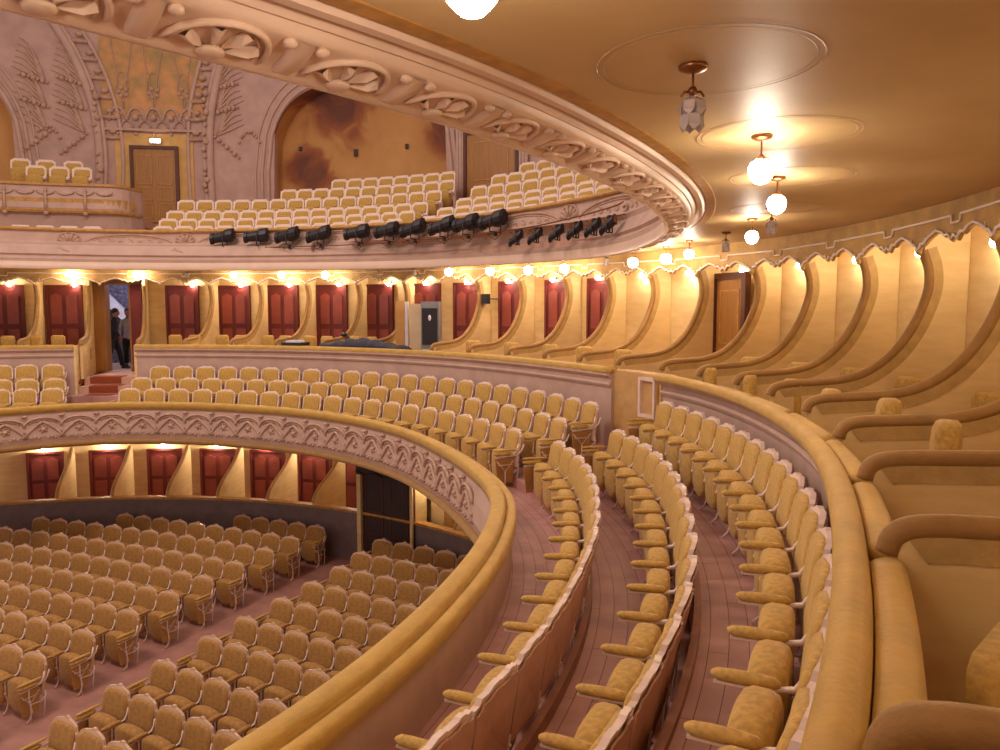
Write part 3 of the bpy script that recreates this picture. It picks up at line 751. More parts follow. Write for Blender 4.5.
# dark double door between stalls boxes
root = plain_door(57.1, 7.6, -3.75, -6.2, 11.62, f'door_{nd}', M['dark'], 2, None, 'doorframe'); nd += 1
b = MB(); b.box((0, .12, 2.32), (1.75, .1, .28)); 
b.tube([(x, .20, 2.18 + .08 * abs(sin(x * 5.4))) for x in np.linspace(-.86, .86, 30)], .02, 5); b.build('door_pelmet', M['dark'], root)
b = MB()
b.sweep(50.6, 52.6, lambda a: [(12.1, -6.2), (12.1, -3.35), (13.72, -3.35), (13.72, -6.2)], .6)
radial_wall(b, 53.0, 11.5, 12.0, -6.2, -3.35, .08); radial_wall(b, 61.2, 11.5, 13.7, -6.2, -3.35, .12)
struct('wall_stalls_piers', b, M['boxwall'])
b = MB()
root = red_door(45.2, 3.2, f'door_{nd}', -4.12, -5.85, 13.7, 1); nd += 1
wall_lamp(51.7, 12.06, -3.9, 'lit lamp washing the cream wall right of the dark double door', 'bracket lamps in the stalls boxes')
wall_lamp(45.0, 13.6, -3.95, 'lit lamp above the rightmost red door of the stalls boxes', 'bracket lamps in the stalls boxes')

# ------------------------------------------------------------------ theatre seats
def tilt(y0, z0, ang):
    def f(x, y, z): 
        dz = z - z0; return (x, y + y0 - dz * sin(ang) , z0 + dz * cos(ang))
    return f
def make_seat(name, w, m_v, m_f, m_b, crest, cat):
    root = empty(name); h = w / 2
    F = tilt(-.02, .40, radians(9))
    # back frame outline with a stepped crest
    if crest == 'balcony':
        out = [(-h, .34), (h, .34), (h, .825), (h - .03, .84), (h - .045, .875), (h - .10, .885), (h - .14, .91), (.06, .918), (.05, .908), (-.05, .908), (-.06, .918), (-h + .14, .91), (-h + .10, .885), (-h + .045, .875), (-h + .03, .84), (-h, .825)]
    elif crest == 'stalls':
        out = [(-h, .34), (h, .34), (h, .79), (h - .02, .81), (h - .05, .87), (h - .10, .89), (.05, .915), (.025, .94), (-.025, .94), (-.05, .915), (-h + .10, .89), (-h + .05, .87), (-h + .02, .81), (-h, .79)]
    else:
        out = [(-h, .34), (h, .34), (h, .84), (h - .05, .86), (h - .08, .90), (-h + .08, .90), (-h + .05, .86), (-h, .84)]
    curve_y = lambda x, y, z: F(x, y + .10 * (x / h) ** 2 * .35, z)
    b = MB()
    # subdivide the outline for the bowed back
    b.prism(out, -.024, .012, curve_y)
    f1 = b.build('back_frame', m_f, root)
    b = MB(); b.prism([(x * .97, z if z > .4 else z + .01) for x, z in [(p[0], p[1] - .035) for p in out]], -.04, -.026, curve_y); fb = b.build('back_panel', m_b, root)
    if crest == 'gallery':
        co = [(-h + .07, .60), (h - .07, .60), (h - .05, .64), (h - .055, .78), (h - .10, .83), (-h + .10, .83), (-h + .055, .78), (-h + .05, .64)]
    else:
        co = [(-h + .045, .47), (h - .045, .47), (h - .03, .52), (h - .032, .72), (h - .035, .825), (h - .07, .862), (0, .88), (-h + .07, .862), (-h + .035, .825), (-h + .032, .72), (-h + .03, .52)]
        if crest == 'stalls': co = [(-h + .05, .47), (h - .05, .47), (h - .025, .52), (h - .02, .74), (h - .05, .83), (h - .12, .862), (0, .88), (-h + .12, .862), (-h + .05, .83), (-h + .02, .74), (-h + .025, .52)]
    b = MB(); b.pillow(co, .012, .062, .035, curve_y); cu = b.build('back_cushion', m_v, root)
    # tip-up seat, folded
    so = []
    hw = h - .035
    for t in np.linspace(0, pi, 9): so.append((hw * cos(t), .26 - .18 * sin(t)))
    so += [(-hw, .50)] + [(-hw * cos(t), .50 + .10 * sin(t) ** .6) for t in np.linspace(.25, pi - .25, 7)] + [(hw, .50)]
    b = MB()
    n = len(so); cz = .33
    rings = [(.80, .075), (.94, .09), (1, .13), (1.0, .20), (.95, .235), (.82, .255)]
    vs = [(x * q, y, cz + (z - cz) * q) for q, y in rings for x, z in so]
    mm = len(rings)
    b.add(vs, [(i*n+k, (i+1)*n+k, (i+1)*n+(k+1)%n, i*n+(k+1)%n) for i in range(mm-1) for k in range(n)] + [tuple(range(n)), tuple(range((mm-1)*n, mm*n))[::-1]], True)
    se = b.build('tip_up_seat', m_v, root)
    parts = [f1, fb, cu, se]
    # arm with pad, bracket and curved leg on the -x side
    def arm(x, nm):
        b = MB(); ys = [.10, .125, .18, .30, .37, .395]
        b.tube([(x, y, .565) for y in ys], [.012, .033, .040, .040, .033, .012], 10, True, .72)
        a_ = b.build('armrest', m_v, root)
        b = MB(); b.tube([(x, -.02, .70), (x, -.0, .61), (x, .04, .553), (x, .12, .537), (x, .37, .534)], [.012, .014, .014, .013, .010], 6, True, 1.2)
        b.box((x, .25, .535), (.052, .26, .012))
        br = b.build('arm_bracket', M['iron'], root)
        b = MB(); b.tube([(x, .23, .54), (x, .235, .34), (x, .22, .26), (x, .20, .16), (x, .24, .06), (x, .29, .012)], [.013, .013, .014, .012, .011, .014], 6)
        b.ball((x, .235, .33), .024, 8, 5); b.ball((x, .22, .27), .018, 8, 5)
        b.tube([(x, .22, .28), (x, .05, .26), (x, -.03, .34)], .010, 5); b.tube([(x, -.02, .40), (x, -.0, .20), (x, .02, .0)], .011, 5)
        lg = b.build('leg', M['iron'], root)
        return [a_, br, lg]
    if crest != 'gallery': parts += arm(-h, 'l')
    else:
        b = MB(); b.box((-h, .10, .50), (.045, .30, .05)); b.box((-h, .0, .28), (.03, .06, .46)); parts.append(b.build('armrest', m_f, root))
    kids(root, *parts); root['category'] = cat
    return root
def make_end(root_seat, w, side, m_v, style):
    # the extra arm at the free end of a row; returned as parts to be added to a seat
    return None

ordn = ['first', 'second', 'third', 'fourth', 'fifth', 'sixth', 'seventh', 'eighth', 'ninth', 'tenth', 'eleventh', 'twelfth', 'thirteenth', 'fourteenth', 'fifteenth', 'sixteenth', 'seventeenth', 'eighteenth', 'nineteenth', 'twentieth', 'twenty-first', 'twenty-second', 'twenty-third', 'twenty-fourth', 'twenty-fifth', 'twenty-sixth', 'twenty-seventh']
seatB = make_seat('balcony_seat', .515, M['velvet'], M['frame'], M['seat_back_wood'], 'balcony', 'theatre seat')
# end arm mesh (shared)
bq = MB(); bq.tube([(.275, y, .57) for y in (.10, .125, .18, .30, .37, .395)], [.012, .033, .040, .040, .033, .012], 10, True, .72)
bq.tube([(.275, y, .625) for y in (.02, .05, .12, .28, .36, .40)], [.010, .022, .026, .026, .022, .010], 8, True, .7)
end_pad = bq.mesh('end_armrest', M['velvet'])
bq = MB(); bq.prism([(.10, .12), (.34, .12), (.36, .30), (.38, .50), (.06, .50), (.08, .30)], .262, .285, lambda x, y, z: (y, x, z)); end_panel = bq.mesh('end_panel', M['velvet_dark'])
bq = MB(); bq.tube([(.292, .08, .46), (.292, .22, .30), (.292, .36, .46)], .007, 5); bq.tube([(.292, .22, .30), (.292, .22, .02)], .010, 5); bq.tube([(.292, .10, .40), (.292, .34, .40)], .006, 5)
bq.tube([(.28, -.10, .70), (.28, -.06, .60), (.28, .02, .535), (.28, .37, .512)], .013, 5)
end_iron = bq.mesh('end_bracket', M['iron'])
def add_end(seat, side):
    for nm, me in (('end_armrest', end_pad), ('end_panel', end_panel), ('end_bracket', end_iron)):
        o = bpy.data.objects.new(nm, me); COL.objects.link(o); o.parent = seat
        if side < 0: o.scale = (-1, 1, 1)
first_used = [False]
def place_seat(proto, a, r, zf, label, group, flag):
    loc = P(a, r, zf)
    if flag.get(proto.name) is None:
        flag[proto.name] = 1; proto.location = loc; proto.rotation_euler = (0, 0, face(a)); proto['label'] = label; proto['group'] = group
        return proto
    return dup(proto, loc, face(a), label, group)
used = {}
seats_todo = []
# near block: three rows curving towards the viewer
RN = [([-30, -14, -3, 9, 16], [9.87, 9.84, 9.89, 10.06, 10.14]), ([-30, -8, 9, 15], [10.64, 10.66, 10.90, 10.96]), ([-30, 12], [11.44, 11.44])]
for row, (r, zf, a_start, pitch, cnt) in enumerate(((9.93, Z1 - .02, 15.3, 3.13, 17), (10.64, -2.65, 14.0, 3.0, 17), (11.44, Z3, 11.4, 2.57, 21))):
    for k in range(cnt):
        a = a_start - pitch * k
        r = float(np.interp(a, *RN[row]))
        rn = ['front', 'middle', 'rear'][row]
        seats_todo.append((a, r, zf, f'ochre tip-up seat, {ordn[k]} from the aisle, {rn} row, right balcony block', f'{rn} row seats of the right balcony block', 1 if k == 0 else 0))
# far block between the aisle and the doorway steps
for row, (r, zf, a0, a1, cnt) in enumerate(((9.93, Z1 - .02, 22.7, 89.3, 20), (10.48, -2.61, 19.9, 89.1, 22), (10.95, -2.36, 19.2, 87.8, 23))):
    for k in range(cnt):
        a = a0 + (a1 - a0) * k / (cnt - 1)
        rn = ['front', 'middle', 'rear'][row]
        seats_todo.append((a, r, zf, f'ochre tip-up seat, {ordn[k]} from the right aisle, {rn} row, far balcony block', f'{rn} row seats of the far balcony block', -1 if k == 0 else (1 if k == cnt - 1 else 0)))
for row, (r, zf, aa) in enumerate(((9.93, Z1, (99.5, 102.9, 106.1, 109.2)), (10.48, -2.62, (100.3, 103.6, 106.7, 109.8)), (10.95, -2.30, (101.3, 104.4, 107.3, 110.2)))):
    for k, a in enumerate(aa[:3]):
        rn = ['front', 'middle', 'rear'][row]
        seats_todo.append((a, r, zf, f'ochre tip-up seat, {ordn[k]} left of the doorway steps, {rn} balcony row', f'{rn} row seats left of the steps', -1 if k == 0 else 0))
ends = []
for a, r, zf, lab, grp, e in seats_todo:
    s = place_seat(seatB, a, r, zf, lab, grp, used)
    if e: ends.append((s, e))
for s, e in ends: add_end(s, e)
# far tiers of the balcony floor under the raised far rows
b = MB()
b.sweep(17.5, 91.6, lambda a: [(9.75, Z1 - .05), (9.75, Z1), (10.2, Z1), (10.2, -2.54), (10.72, -2.54), (10.72, -2.33), (rB(a), -2.33), (rB(a), Z1 - .05)], 2)
b.sweep(99.2, 120, lambda a: [(9.75, Z1 - .05), (9.75, Z1), (10.2, Z1), (10.2, -2.54), (10.72, -2.54), (10.72, -2.26), (rB(a), -2.26), (rB(a), Z1 - .05)], 2)

# stalls
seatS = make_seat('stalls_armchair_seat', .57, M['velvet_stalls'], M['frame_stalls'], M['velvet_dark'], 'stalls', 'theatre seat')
seatS.name = 'stalls_seat'; KIDS['stalls_seat'] = KIDS['stalls_armchair_seat']
QX, QY = -25.6, -26.35
LR = [(41.0, 63.5, 1), (41.9, 63.635, 3), (42.78, 63.758, 6), (43.69, 63.876, 8), (44.63, 63.988, 10), (45.53, 64.08, 12), (46.44, 64.181, 14), (47.41, 64.256, 13), (48.33, 64.339, 10), (49.32, 64.4, 5)]
RR = [(40.93, 61.325, 5), (41.8, 61.569, 6), (42.63, 61.66, 6), (43.56, 61.76, 6), (44.39, 61.86, 6), (45.33, 61.95, 6), (46.24, 62.05, 6), (47.2, 62.173, 6), (48.14, 62.42, 6), (49.12, 62.6, 5)]
firstS = True
for blk, rows, sgn in (('left', LR, 1), ('right', RR, -1)):
    for j, (rad, th, cnt) in enumerate(rows):
        for k in range(cnt):
            t = radians(th) + sgn * (k + .5) * .58 / rad
            x, y = QX + rad * cos(t), QY + rad * sin(t)
            rz = t + pi / 2
            lab = f'amber stalls seat, {ordn[k]} from the aisle, {ordn[j]} row from the bottom, {blk} block'
            g = f'seats of the {blk} stalls block'
            if firstS:
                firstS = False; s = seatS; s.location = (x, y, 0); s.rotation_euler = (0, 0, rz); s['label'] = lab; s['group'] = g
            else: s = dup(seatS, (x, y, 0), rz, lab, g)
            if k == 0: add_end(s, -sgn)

# ------------------------------------------------------------------ upper gallery: tiers, seats, wall
b = MB()
tiers = [(12.35, 1.34), (13.05, 1.56), (13.7, 1.86), (14.4, 2.24), (15.1, 2.62), (15.8, 2.98)]
def tier(a):
    pr = [(12.3, 1.1)]
    for i, (r, z) in enumerate(tiers):
        if i > 0: pr.append((r - .05, z))
        else: pr.append((12.3, z))
        nr = tiers[i+1][0] - .05 if i < len(tiers) - 1 else 17.3
        pr.append((nr, z))
    pr.append((17.3, 1.1)); return pr
b.sweep(20, 92.4, tier, 2.0); b.sweep(101.2, 125, tier, 2.0)
b.sweep(92.4, 101.2, lambda a: [(12.3, 1.1)] + [q for k in range(12) for q in ((12.3 + .42 * k, 1.3 + .125 * k), (12.72 + .42 * k, 1.3 + .125 * k))] + [(17.34, 2.8), (17.34, 1.1)], 2.0)
struct('floor_gallery', b, M['step'])
seatG = make_seat('gallery_seat', .53, M['velvet'], M['frame'], M['frame'], 'gallery', 'theatre seat')
gal = [(12.85, 1.34, 60.6, 90.9, 26, 'front'), (13.4, 1.60, 60.6, 91.2, 26, 'second'), (14.05, 1.90, 60.8, 91.4, 25, 'third'), (14.75, 2.30, 60.9, 91.2, 24, 'fourth'), (15.45, 2.68, 61.0, 80.3, 15, 'fifth'), (16.1, 3.04, 62.4, 75.4, 10, 'back')]
firstG = True
def gput(a, r, z, lab, grp):
    global firstG
    loc = P(a, r, z)
    if firstG:
        firstG = False; seatG.location = loc; seatG.rotation_euler = (0, 0, face(a)); seatG['label'] = lab; seatG['group'] = grp; return seatG
    return dup(seatG, loc, face(a), lab, grp)
for r, z, a0, a1, n, rn in gal:
    step = .545 / r * 57.3; n = int(round((a1 - a0) / step)) + 1
    for k in range(n):
        a = a1 - (a1 - a0) * k / (n - 1)
        nm = ordn[k] if k < len(ordn) else ['twenty-eighth', 'twenty-ninth', 'thirtieth', 'thirty-first'][k - 27]
        gput(a, r, z, f'white framed seat, {nm} from the left, {rn} row, main upper gallery block', f'{rn} row of the main gallery block')
for r, z, a0, a1, rn in ((12.85, 1.34, 30, 55.8, 'front'), (13.4, 1.60, 32, 55.4, 'second'), (14.05, 1.90, 35, 55.0, 'third'), (14.75, 2.30, 38, 55.2, 'fourth'), (15.45, 2.68, 41, 54.6, 'fifth'), (16.1, 3.04, 45, 52.9, 'back')):
    step = .55 / r * 57.3; n = int(round((a1 - a0) / step)) + 1
    for k in range(n):
        a = a1 - (a1 - a0) * k / (n - 1)
        gput(a, r, z, f'white framed seat, {ordn[k]} from the left, {rn} row, right upper gallery block', f'{rn} row of the right gallery block')
for k, a in enumerate((99.0, 101.6, 104.2, 106.8)):
    gput(a, 12.75, 1.30, f'white framed seat, {ordn[k]} left of the gallery door, front rail row', 'gallery seats left of the gallery door')

W = 17.3
wu = sroot('wall_gallery', 'rose plaster back wall of the upper gallery')
b = MB()
NI = [(64.9, 84.9, 1.0), ]
def zarch(a, a0, a1, zs, zt):
    u = (a - (a0 + a1) / 2) / ((a1 - a0) / 2); u = max(-1, min(1, u))
    return zs + (zt - zs) * (1 - abs(u) ** 3.2) ** (1 / 2.2)
aa = list(np.arange(20, 126, .5)); vs = []; fs = []
ZT = 10.4
for a in aa:
    zb = 1.2
    z0 = zb
    if 64.9 <= a <= 84.7: z0 = zarch(a, 64.4, 85.2, 4.4, 7.2)
    if a >= 110.6: z0 = zarch(a, 110.4, 131, 4.4, 7.6)
    vs += [P(a, W, z0), P(a, W, ZT), P(a, W + .25, ZT), P(a, W + .25, z0)]
m = len(aa)
b.add(vs, [(i*4+k, i*4+(k+1)%4, (i+1)*4+(k+1)%4, (i+1)*4+k) for i in range(m-1) for k in range(4)])
b.build('wall_plaster', M['plaster_wall'], wu)
# mural niches
def mural_mat():
    m = bpy.data.materials.new('mural_paint'); m.use_nodes = True; nt = m.node_tree; N = nt.nodes; L = nt.links; bs = N['Principled BSDF']; bs.inputs['Roughness'].default_value = .8
    g = N.new('ShaderNodeNewGeometry'); sp = N.new('ShaderNodeSeparateXYZ'); L.new(g.outputs['Position'], sp.inputs[0])
    n1 = N.new('ShaderNodeTexNoise'); n1.inputs['Scale'].default_value = .9; n1.inputs['Detail'].default_value = 7; n1.inputs['Distortion'].default_value = 1.2; L.new(g.outputs['Position'], n1.inputs['Vector'])
    def spot(p, rad):
        d = N.new('ShaderNodeVectorMath'); d.operation = 'DISTANCE'; L.new(g.outputs['Position'], d.inputs[0]); d.inputs[1].default_value = p
        q = N.new('ShaderNodeMapRange'); q.inputs['From Min'].default_value = rad; q.inputs['From Max'].default_value = rad * .25; L.new(d.outputs['Value'], q.inputs['Value']); return q.outputs[0]
    m1 = N.new('ShaderNodeMath'); m1.operation = 'MAXIMUM'; L.new(spot(P(78.5, W + .75, 6.9), 3.0), m1.inputs[0]); L.new(spot(P(65.5, W + .75, 5.6), 1.7), m1.inputs[1])
    m2 = N.new('ShaderNodeMath'); m2.operation = 'MAXIMUM'; L.new(m1.outputs[0], m2.inputs[0]); L.new(spot(P(81.5, W + .75, 4.6), 1.6), m2.inputs[1])
    ad = N.new('ShaderNodeMath'); ad.operation = 'MULTIPLY_ADD'; ad.inputs[1].default_value = .65; L.new(n1.outputs[0], ad.inputs[0])
    sc_ = N.new('ShaderNodeMath'); sc_.operation = 'MULTIPLY'; sc_.inputs[1].default_value = .52; L.new(m2.outputs[0], sc_.inputs[0]); L.new(sc_.outputs[0], ad.inputs[2])
    r = N.new('ShaderNodeValToRGB'); cr = r.color_ramp; cr.elements[0].position = .25; cr.elements[0].color = (*lin(206, 156, 92), 1); cr.elements[1].position = 1.05; cr.elements[1].color = (*lin(104, 62, 44), 1)
    e = cr.elements.new(.62); e.color = (*lin(190, 138, 78), 1); e = cr.elements.new(.76); e.color = (*lin(150, 88, 52), 1); e = cr.elements.new(.88); e.color = (*lin(112, 68, 52), 1)
    L.new(ad.outputs[0], r.inputs[0]); L.new(r.outputs[0], bs.inputs['Base Color']); return m
MU = mural_mat()
b = MB(); b.sweep(63.9, 85.8, lambda a: [(W + .75, 1.2), (W + .75, 7.6), (W + .85, 7.6), (W + .85, 1.2)], 1.0); b.build('mural', MU, wu)
b = MB(); b.sweep(109.8, 126, lambda a: [(W + .75, 1.2), (W + .75, 8), (W + .85, 8), (W + .85, 1.2)], 1.0); b.build('mural', MU, wu)
b = MB()
def reveal(b, a0, a1, zs, zt, lo=0):
    path = [(a0, 1.2)] + [(a, zarch(a, a0, a1, zs, zt)) for a in np.linspace(a0, a1, 40)] + [(a1, 1.2)]
    vs = []
    for a, z in path: vs += [P(a, W, z), P(a, W + .76, z)]
    b.add(vs, [(2*i, 2*i+1, 2*i+3, 2*i+2) for i in range(len(path) - 1)], True)
    return path
p1 = reveal(b, 64.6, 85.0, 4.4, 7.2); p2 = reveal(b, 110.4, 131, 4.4, 7.6)
b.build('niche_reveal', MU, wu)
b = MB()
for pth, s_ in ((p1, 1), (p2, 1)):
    for off, rr in ((.10, .07), (.30, .05), (.52, .035)):
        q = []
        for i, (a, z) in enumerate(pth):
            ac = (pth[0][0] + pth[-1][0]) / 2; da = (a - ac); sg = 1 if da > 0 else -1
            q.append(P(a + sg * off / W * 57.3 * min(1, abs(da) / 4), W - .02, z + off * (1 - min(1, abs(da / ((pth[-1][0]-pth[0][0]) / 2))) ** 3) * .9))
        b.tube([x for x in q if x[0] < 60], rr, 6)
b.build('niche_moulding', M['plaster'], wu)
# dark hooks in the mural
b = MB(); b.box(P(76.4, W + .7, 5.1), (.12, .1, .22)); b.box(P(70.6, W + .7, 5.2), (.1, .1, .14)); b.box(P(82.6, W + .7, 5.3), (.1, .1, .12)); b.build('iron_hooks', M['dark'], wu)
# central arched bay with ribs over the gallery door
b = MB()
ribL = [(103.6, 1.4), (103.2, 3.4), (102.9, 4.8), (103.2, 6.1), (104.2, 7.3), (105.8, 8.4), (108.2, 9.5), (111, 10.3)]
ribR = [(91.2, 1.4), (91.5, 3.4), (91.6, 4.8), (91.4, 6.1), (90.7, 7.2), (89.6, 8.2), (87.6, 9.3), (85, 10.2)]
RL = smooth_prof(ribL, 4); RRb = smooth_prof(ribR, 4)
for R_, s_ in ((RL, 1), (RRb, -1)):
    for off, rr, dd in ((0, .13, 0), (-.55 * s_, .07, .02), (-2.3 * s_, .06, .0)):
        b.tube([P(a + off, W - .05, z) for a, z in R_], rr, 6)
b.build('arch_rib', M['plaster'], wu)
b = MB()
for R_, s_ in ((RL, 1), (RRb, -1)):
    L_ = 0; last = R_[0]
    for a, z in R_[10:]:
        d = hypot((a - last[0]) * .302, z - last[1])
        if d > .42:
            last = (a, z)
            b.tube([P(a - .7 * s_, W - .06, z), P(a - 2.2 * s_, W - .06, z - .02)], .065, 6)
            b.ball(P(a - 1.45 * s_, W - .06, z + .2), .13, 8, 5, (1, .8, .7))
b.build('coffer_blocks', M['relief'], wu)
b = MB()
for (a, z0, z1, n) in ((103.1, 5.6, 6.9, 7), (103.0, 3.9, 4.9, 5), (91.9, 5.9, 7.1, 7), (92.0, 4.9, 5.6, 4), (92.0, 3.8, 4.5, 5)):
    for k in range(n):
        z = z0 + (z1 - z0) * k / (n - 1); b.ball(P(a + .18 * sin(k * 2.3), W - .16, z), .06 + .05 * ((k * 7) % 3) / 2 * (1.2 if k < 2 else .8), 8, 5)
for (ac, sg) in ((105.9, 1), (89.2, -1), (109.4, 1)):
    for q in range(3):     # leafy sprays with berries
        z0 = 5.6 + q * .75
        for k in range(6):
            t = k / 5
            b.tube([P(ac - 1.6 * sg + sg * 2.2 * s2, W - .02, z0 + .9 * s2 * (1 - t * .7) + .5 * sin(s2 * 2.4) * (1 - t)) for s2 in np.linspace(0, 1 + .35 * t, 7)], [.03, .035, .04, .035, .03, .02, .01], 5)
        for k in range(7): b.ball(P(ac - 1.8 * sg + sg * k * .42, W - .06, z0 - .05 - .11 * k * (1 if q == 0 else -.3)), .05 + .03 * (k % 2), 7, 4)
for (ac) in (87.3, 107.8):
    for k in range(9): b.ball(P(ac + (k - 4) * .28, W - .04, 5.7 - .02 * (k - 4) ** 2 + .03 * (k % 2)), .055, 7, 4)
b.build('garland_relief', M['relief'], wu)
# painted field over the door
def field_mat():
    m = mat('painted_floral_field', lin(208, 150, 96), .7, .1, 2.6, 0, 20, col2=lin(160, 136, 84)); return m
FM = field_mat()
b = MB(); b.sweep(92.2, 102.6, lambda a: [(W - .03, 6.2), (W - .03, 10.3), (W, 10.3), (W, 6.2)], 1.0); b.build('painted_field', FM, wu)
b = MB()
for ac in (94.2, 97.3, 100.4):
    for s_ in (-1, 1):
        b.tube([P(ac + s_ * (1.3 * sin(t * 2.6)) * (.3 + t * .8), W - .04, 6.3 + 3.6 * t) for t in np.linspace(0, 1, 14)], .035, 5, True, .5)
        b.tube([P(ac + s_ * .6 * cos(t), W - .04, 7.1 + .45 * sin(t)) for t in np.linspace(-.5, 3.4, 10)], .03, 5, True, .5)
    for k in range(5):
        t = k / 5 * 2 * pi; b.ball(P(ac + .45 * cos(t), W - .04, 6.9 + .14 * sin(t)), .07, 6, 4)
b.build('painted_stems', M['relief'], wu)
b = MB()
b.box(P(97.4, W - .10, 5.72), (3.1, .12, .07), radians(97.4 + 90)); 
for k in range(5):
    ac = 93.8 + 1.8 * k
    b.tube([P(ac + .85 * cos(t), W - .05, 6.0 + .42 * sin(t)) for t in np.linspace(0, pi, 9)], .045, 5)
    b.tube([P(ac + .9 + .6 * cos(t), W - .05, 5.8 + .22 * sin(t)) for t in np.linspace(0, pi, 7)], .03, 5) if k < 4 else None
    b.ball(P(ac, W - .06, 6.12), .11, 8, 5); b.ball(P(ac, W - .06, 5.60), .06, 8, 4)
b.build('pendant_frieze', M['relief'], wu)
# door surround and gallery door
b = MB(); b.sweep(93.4, 101.4, lambda a: [(W - .04, 1.5), (W - .04, 5.62), (W, 5.62), (W, 1.5)], 1.0); b.build('ochre_surround', mat('ochre_stencil_panel', lin(214, 170, 96), .6, .08, 4), wu)
dg = plain_door(97.4, 4.3, 5.12, 2.78, W - .07, f'door_{nd}', M['browndoor'], 2); nd += 1
el = empty('door_lamp', P(97.2, W - .12, 5.38), face(97.2))
b = MB(); b.box((0, 0, 0), (.34, .06, .14)); b.build('lamp_housing', M['white'], el)
b = MB()
for k in range(3): b.ball((-.11 + .11 * k, .06, 0), .055, 8, 5)
b.build('lit_bulbs', M['exitglow'], el); tag(el, 'small glaring lamp above the brown gallery door', 'door lamp')
# second gallery door (right of the mural)
plain_door(59.5, 5.6, 5.15, 2.3, W - .07, f'door_{nd}', M['browndoor'], 1); nd += 1
b = MB()
for off in (0, .35, .7):
    b.tube([P(56.2 - off, W - .08, 2.4), P(56.2 - off, W - .08, 5.9)], .06, 6); b.tube([P(62.7 + off, W - .08, 2.4), P(62.7 + off, W - .08, 5.9)], .06, 6)
b.build('door_pilaster', M['plaster'], wu)

# side box balcony of the upper gallery at the left
bb_ = sroot('wall_gallery_box', 'bow-fronted cream box balcony at the left of the upper gallery')
def bow(a):
    e = max(0, (98.8 - a) / 2.6 + 1) if a < 98.8 else 1
    t = max(0, min(1, (a - 96.0) / 2.6)); return 14.6 - 1.0 * (1 - (1 - t) ** 2) ** .5
b = MB(); b.sweep(96.0, 125, lambda a: [(bow(a) + .12, 2.2), (bow(a) + .05, 2.55), (bow(a) - .04, 2.75), (bow(a), 3.36), (bow(a) + .15, 3.36), (bow(a) + .25, 2.2)], .5); b.build('bow_front', M['plaster'], bb_)
b = MB(); b.sweep(96.0, 125, lambda a: [(bow(a) - .06, 3.36), (bow(a) - .06, 3.43), (bow(a) + .2, 3.43), (bow(a) + .2, 3.36)], .5)
b.sweep(96.0, 125, lambda a: [(bow(a) - .08, 2.62), (bow(a) - .1, 2.68), (bow(a) - .04, 2.72), (bow(a) + .1, 2.66)], .5); b.build('bow_moulding', M['gold'], bb_)
b = MB(); b.sweep(96.2, 125, lambda a: [(bow(a) - .03, 2.78), (bow(a) - .03, 3.02), (bow(a) + .0, 3.02), (bow(a) + .0, 2.78)], .5); b.build('ochre_band', M['gold'], bb_)
b = MB()
for k in range(12):
    ac = 98.6 + 2.1 * k
    b.tube([P(ac + .9 * cos(t), bow(ac) - .04, 3.22 - .10 * sin(t)) for t in np.linspace(0, pi, 8)], .025, 5)
    if k % 2: b.ball(P(ac, bow(ac) - .05, 3.22), .05, 6, 4); b.tube([P(ac, bow(ac) - .06, 3.3), P(ac, bow(ac) - .06, 2.6)], [.03, .05], 5); b.ball(P(ac, bow(ac) - .06, 2.6), .07, 6, 4)
b.build('swag_relief', M['relief'], bb_)
b = MB(); b.sweep(96.2, 125, lambda a: [(bow(a) + .2, 2.4), (bow(a) + .2, 2.6), (W, 2.6), (W, 2.4)], 1.0)
b.build('box_floor', M['step'], bb_)
for j, (a, r, z) in enumerate(((102.6, 14.95, 3.22), (104.9, 14.95, 3.22), (107.2, 14.95, 3.22), (104.2, 15.7, 3.52), (106.9, 15.7, 3.52), (109.3, 15.7, 3.52))):
    gput(a, r, z, f'white framed seat in the bow-fronted box, {ordn[j % 3]} from its right end, {["front", "back"][j // 3]} row', 'seats in the bow-fronted gallery box')
b = MB(); b.sweep(101, 122, lambda a: [(14.6, 2.6), (14.6, 3.2), (15.3, 3.2), (15.3, 3.5), (16.2, 3.5), (16.2, 2.6)], 1.0); b.build('box_tier', M['step'], bb_)

